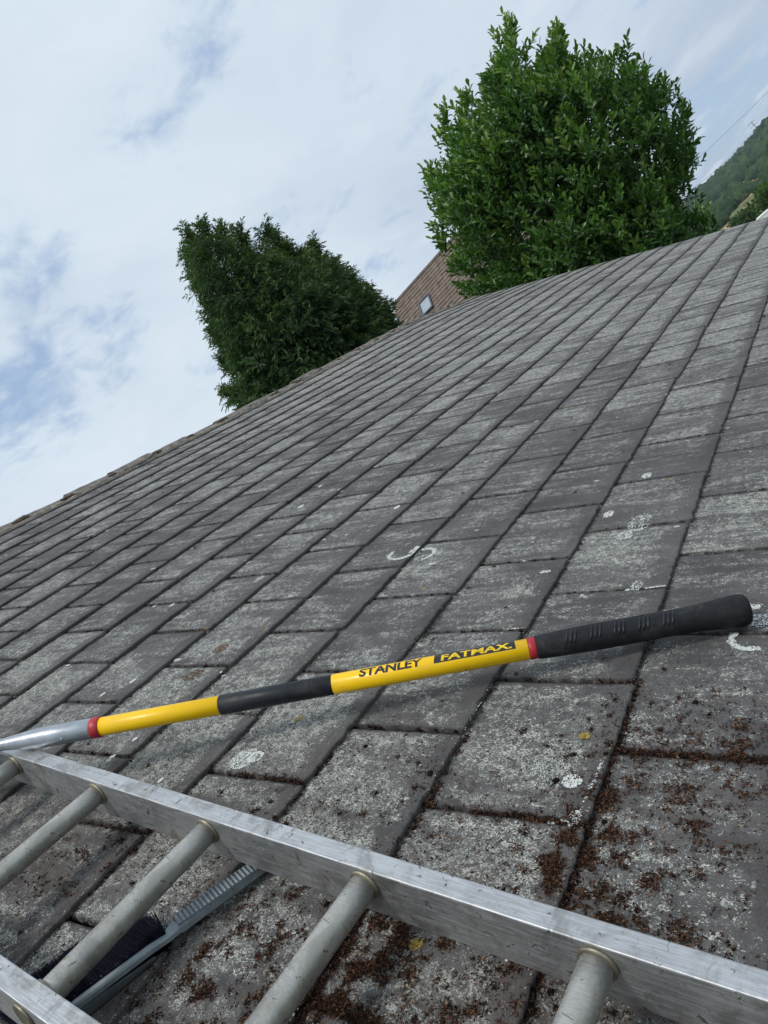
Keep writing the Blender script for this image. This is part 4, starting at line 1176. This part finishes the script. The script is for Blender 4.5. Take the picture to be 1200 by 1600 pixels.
h0 = ab(418, 1345, .012); h1 = ab(278, 1446, .02); h2 = ab(262, 1463, .022); h3 = ab(235, 1480, .024); h4 = ab(120, 1566, .024); h5 = ab(60, 1615, .02)
hd_, _ = bar('handle', [(h0[0] + .03, h0[1] - .016, .010), (h0[0], h0[1], .011), ((h0[0] + h1[0]) / 2, (h0[1] + h1[1]) / 2, .0155), (h1[0], h1[1], .02)], [.018, .021, .021, .0225], [.012, .012, .013, .014], M_gp, br, 0)
A0 = Vector((h0[0] + .02, h0[1] - .011)); A1 = Vector((h1[0], h1[1])); nr_ = 27
for k in range(nr_):                          # moulded grip ribs
    t = (k + .5) / nr_; q = A0.lerp(A1, t); d2_ = (A1 - A0).normalized(); e = .011 + .009 * t
    c = CAM + X * q.x + D * q.y + N * (e + .0068 - H); dl = (X * d2_.x + D * d2_.y).normalized(); sdv = N.cross(dl)
    bm = bmesh.new(); box_bm(bm, c, (.0034, .0200, .0034), (dl, sdv, N), .0008); link('handle_rib', from_bm('handle_rib', bm), hd_, M_gp)
sp_, Pq = bar('spine', [(h1[0], h1[1], .02), (h2[0], h2[1], .022), (h3[0], h3[1], .024), (h4[0], h4[1], .024), (h5[0], h5[1], .02)], [.0220, .015, .017, .018, .012], [.010, .009, .010, .010, .006], M_gp, br, 0)
# second moulded lip along the block
bar('lip', [(h3[0] - .004, h3[1] - .008, .014), (h4[0] - .004, h4[1] - .010, .014), (h5[0], h5[1] - .008, .012)], [.002, .006, .004], [.004, .014, .010], M_gpd, br, 0)
# bristles sweep away from the spine, tips dusty
BV, BF, BT = [], [], []; nb_ = 30000
tt = rng.random(nb_); layer = rng.random(nb_)
sa = np.array([h2[0], h2[1]]); sb = np.array([h5[0], h5[1]])
base2 = sa + (sb - sa) * tt[:, None]
L_ = np.where(tt < .05, .06, .098) * rng.uniform(.93, 1.03, nb_)
tipoff = np.stack([.12 * L_ + rng.normal(size=nb_) * .007, L_ * 1.0], 1)
rows = []
for i in range(nb_):
    e0 = .008 + .022 * layer[i]; pb = CAM + X * base2[i, 0] + D * base2[i, 1] + N * (e0 - H)
    q = base2[i] + tipoff[i]; e1_ = .002 + .020 * layer[i]
    pt = CAM + X * q[0] + D * q[1] + N * (e1_ - H); rows.append((pb, pt))
pb = np.array([r_[0][:] for r_ in rows]); pt = np.array([r_[1][:] for r_ in rows])
w = nrm(np.cross(pt - pb, rng.normal(size=(nb_, 3)))) * .0005
mid = pb * .06 + pt * .94
V_ = np.stack([pb - w, pb + w, mid + w, mid - w, pt + w, pt - w], 1).reshape(-1, 3)
f = np.array([(0, 1, 2, 3), (3, 2, 4, 5)]); F_ = (f[None] + (np.arange(nb_) * 6)[:, None, None]).reshape(-1, 4)
dust = np.where(tt > .55, 1.0, .3)[:, None]
tn = np.concatenate([np.zeros((nb_, 2)), np.zeros((nb_, 2)) + .5, np.repeat(dust * (.75 + .25 * rng.random((nb_, 1))), 2, 1)], 1).ravel()
o = link('bristles', mesh_np('bristles', V_, F_, {'tone': tn}), br, M_bris); o['kind'] = 'stuff'
# stray long bristles splaying from the neck end
n_ = 46; q0 = CAM + X * (h2[0] + .004) + D * (h2[1] + .004) + N * (.012 - H); bm = bmesh.new()
for i in range(n_):
    p0_ = q0 + X * random.uniform(-.012, .006) + D * random.uniform(0, .01); dl = (X * random.uniform(.0, .9) + D * 1.0 + N * random.uniform(-.1, .25)).normalized(); L1 = random.uniform(.02, .038)
    tube_bm(bm, [p0_, p0_ + dl * L1 * .6, p0_ + dl * L1 + X * .003], [.0004, .0003, .0002], 3)
link('splayed_bristles', from_bm('splayed_bristles', bm), br, M_blk2)

# ------------------------------------------------------------------ thin summer air
bm = bmesh.new(); box_bm(bm, (350, 150, 24), (1300, 1300, 50))
hz = bpy.data.materials.new('air'); hz.use_nodes = True; hz.node_tree.nodes.clear(); gg = G(hz.node_tree)
pv = gg.n('ShaderNodeVolumePrincipled'); pv.inputs['Color'].default_value = (.75, .86, 1, 1); pv.inputs['Density'].default_value = .0002; pv.inputs['Anisotropy'].default_value = .2
ho = gg.n('ShaderNodeOutputMaterial'); hz.node_tree.links.new(pv.outputs[0], ho.inputs['Volume'])
tag(link('haze', from_bm('haze', bm), mat=hz), kind='stuff')
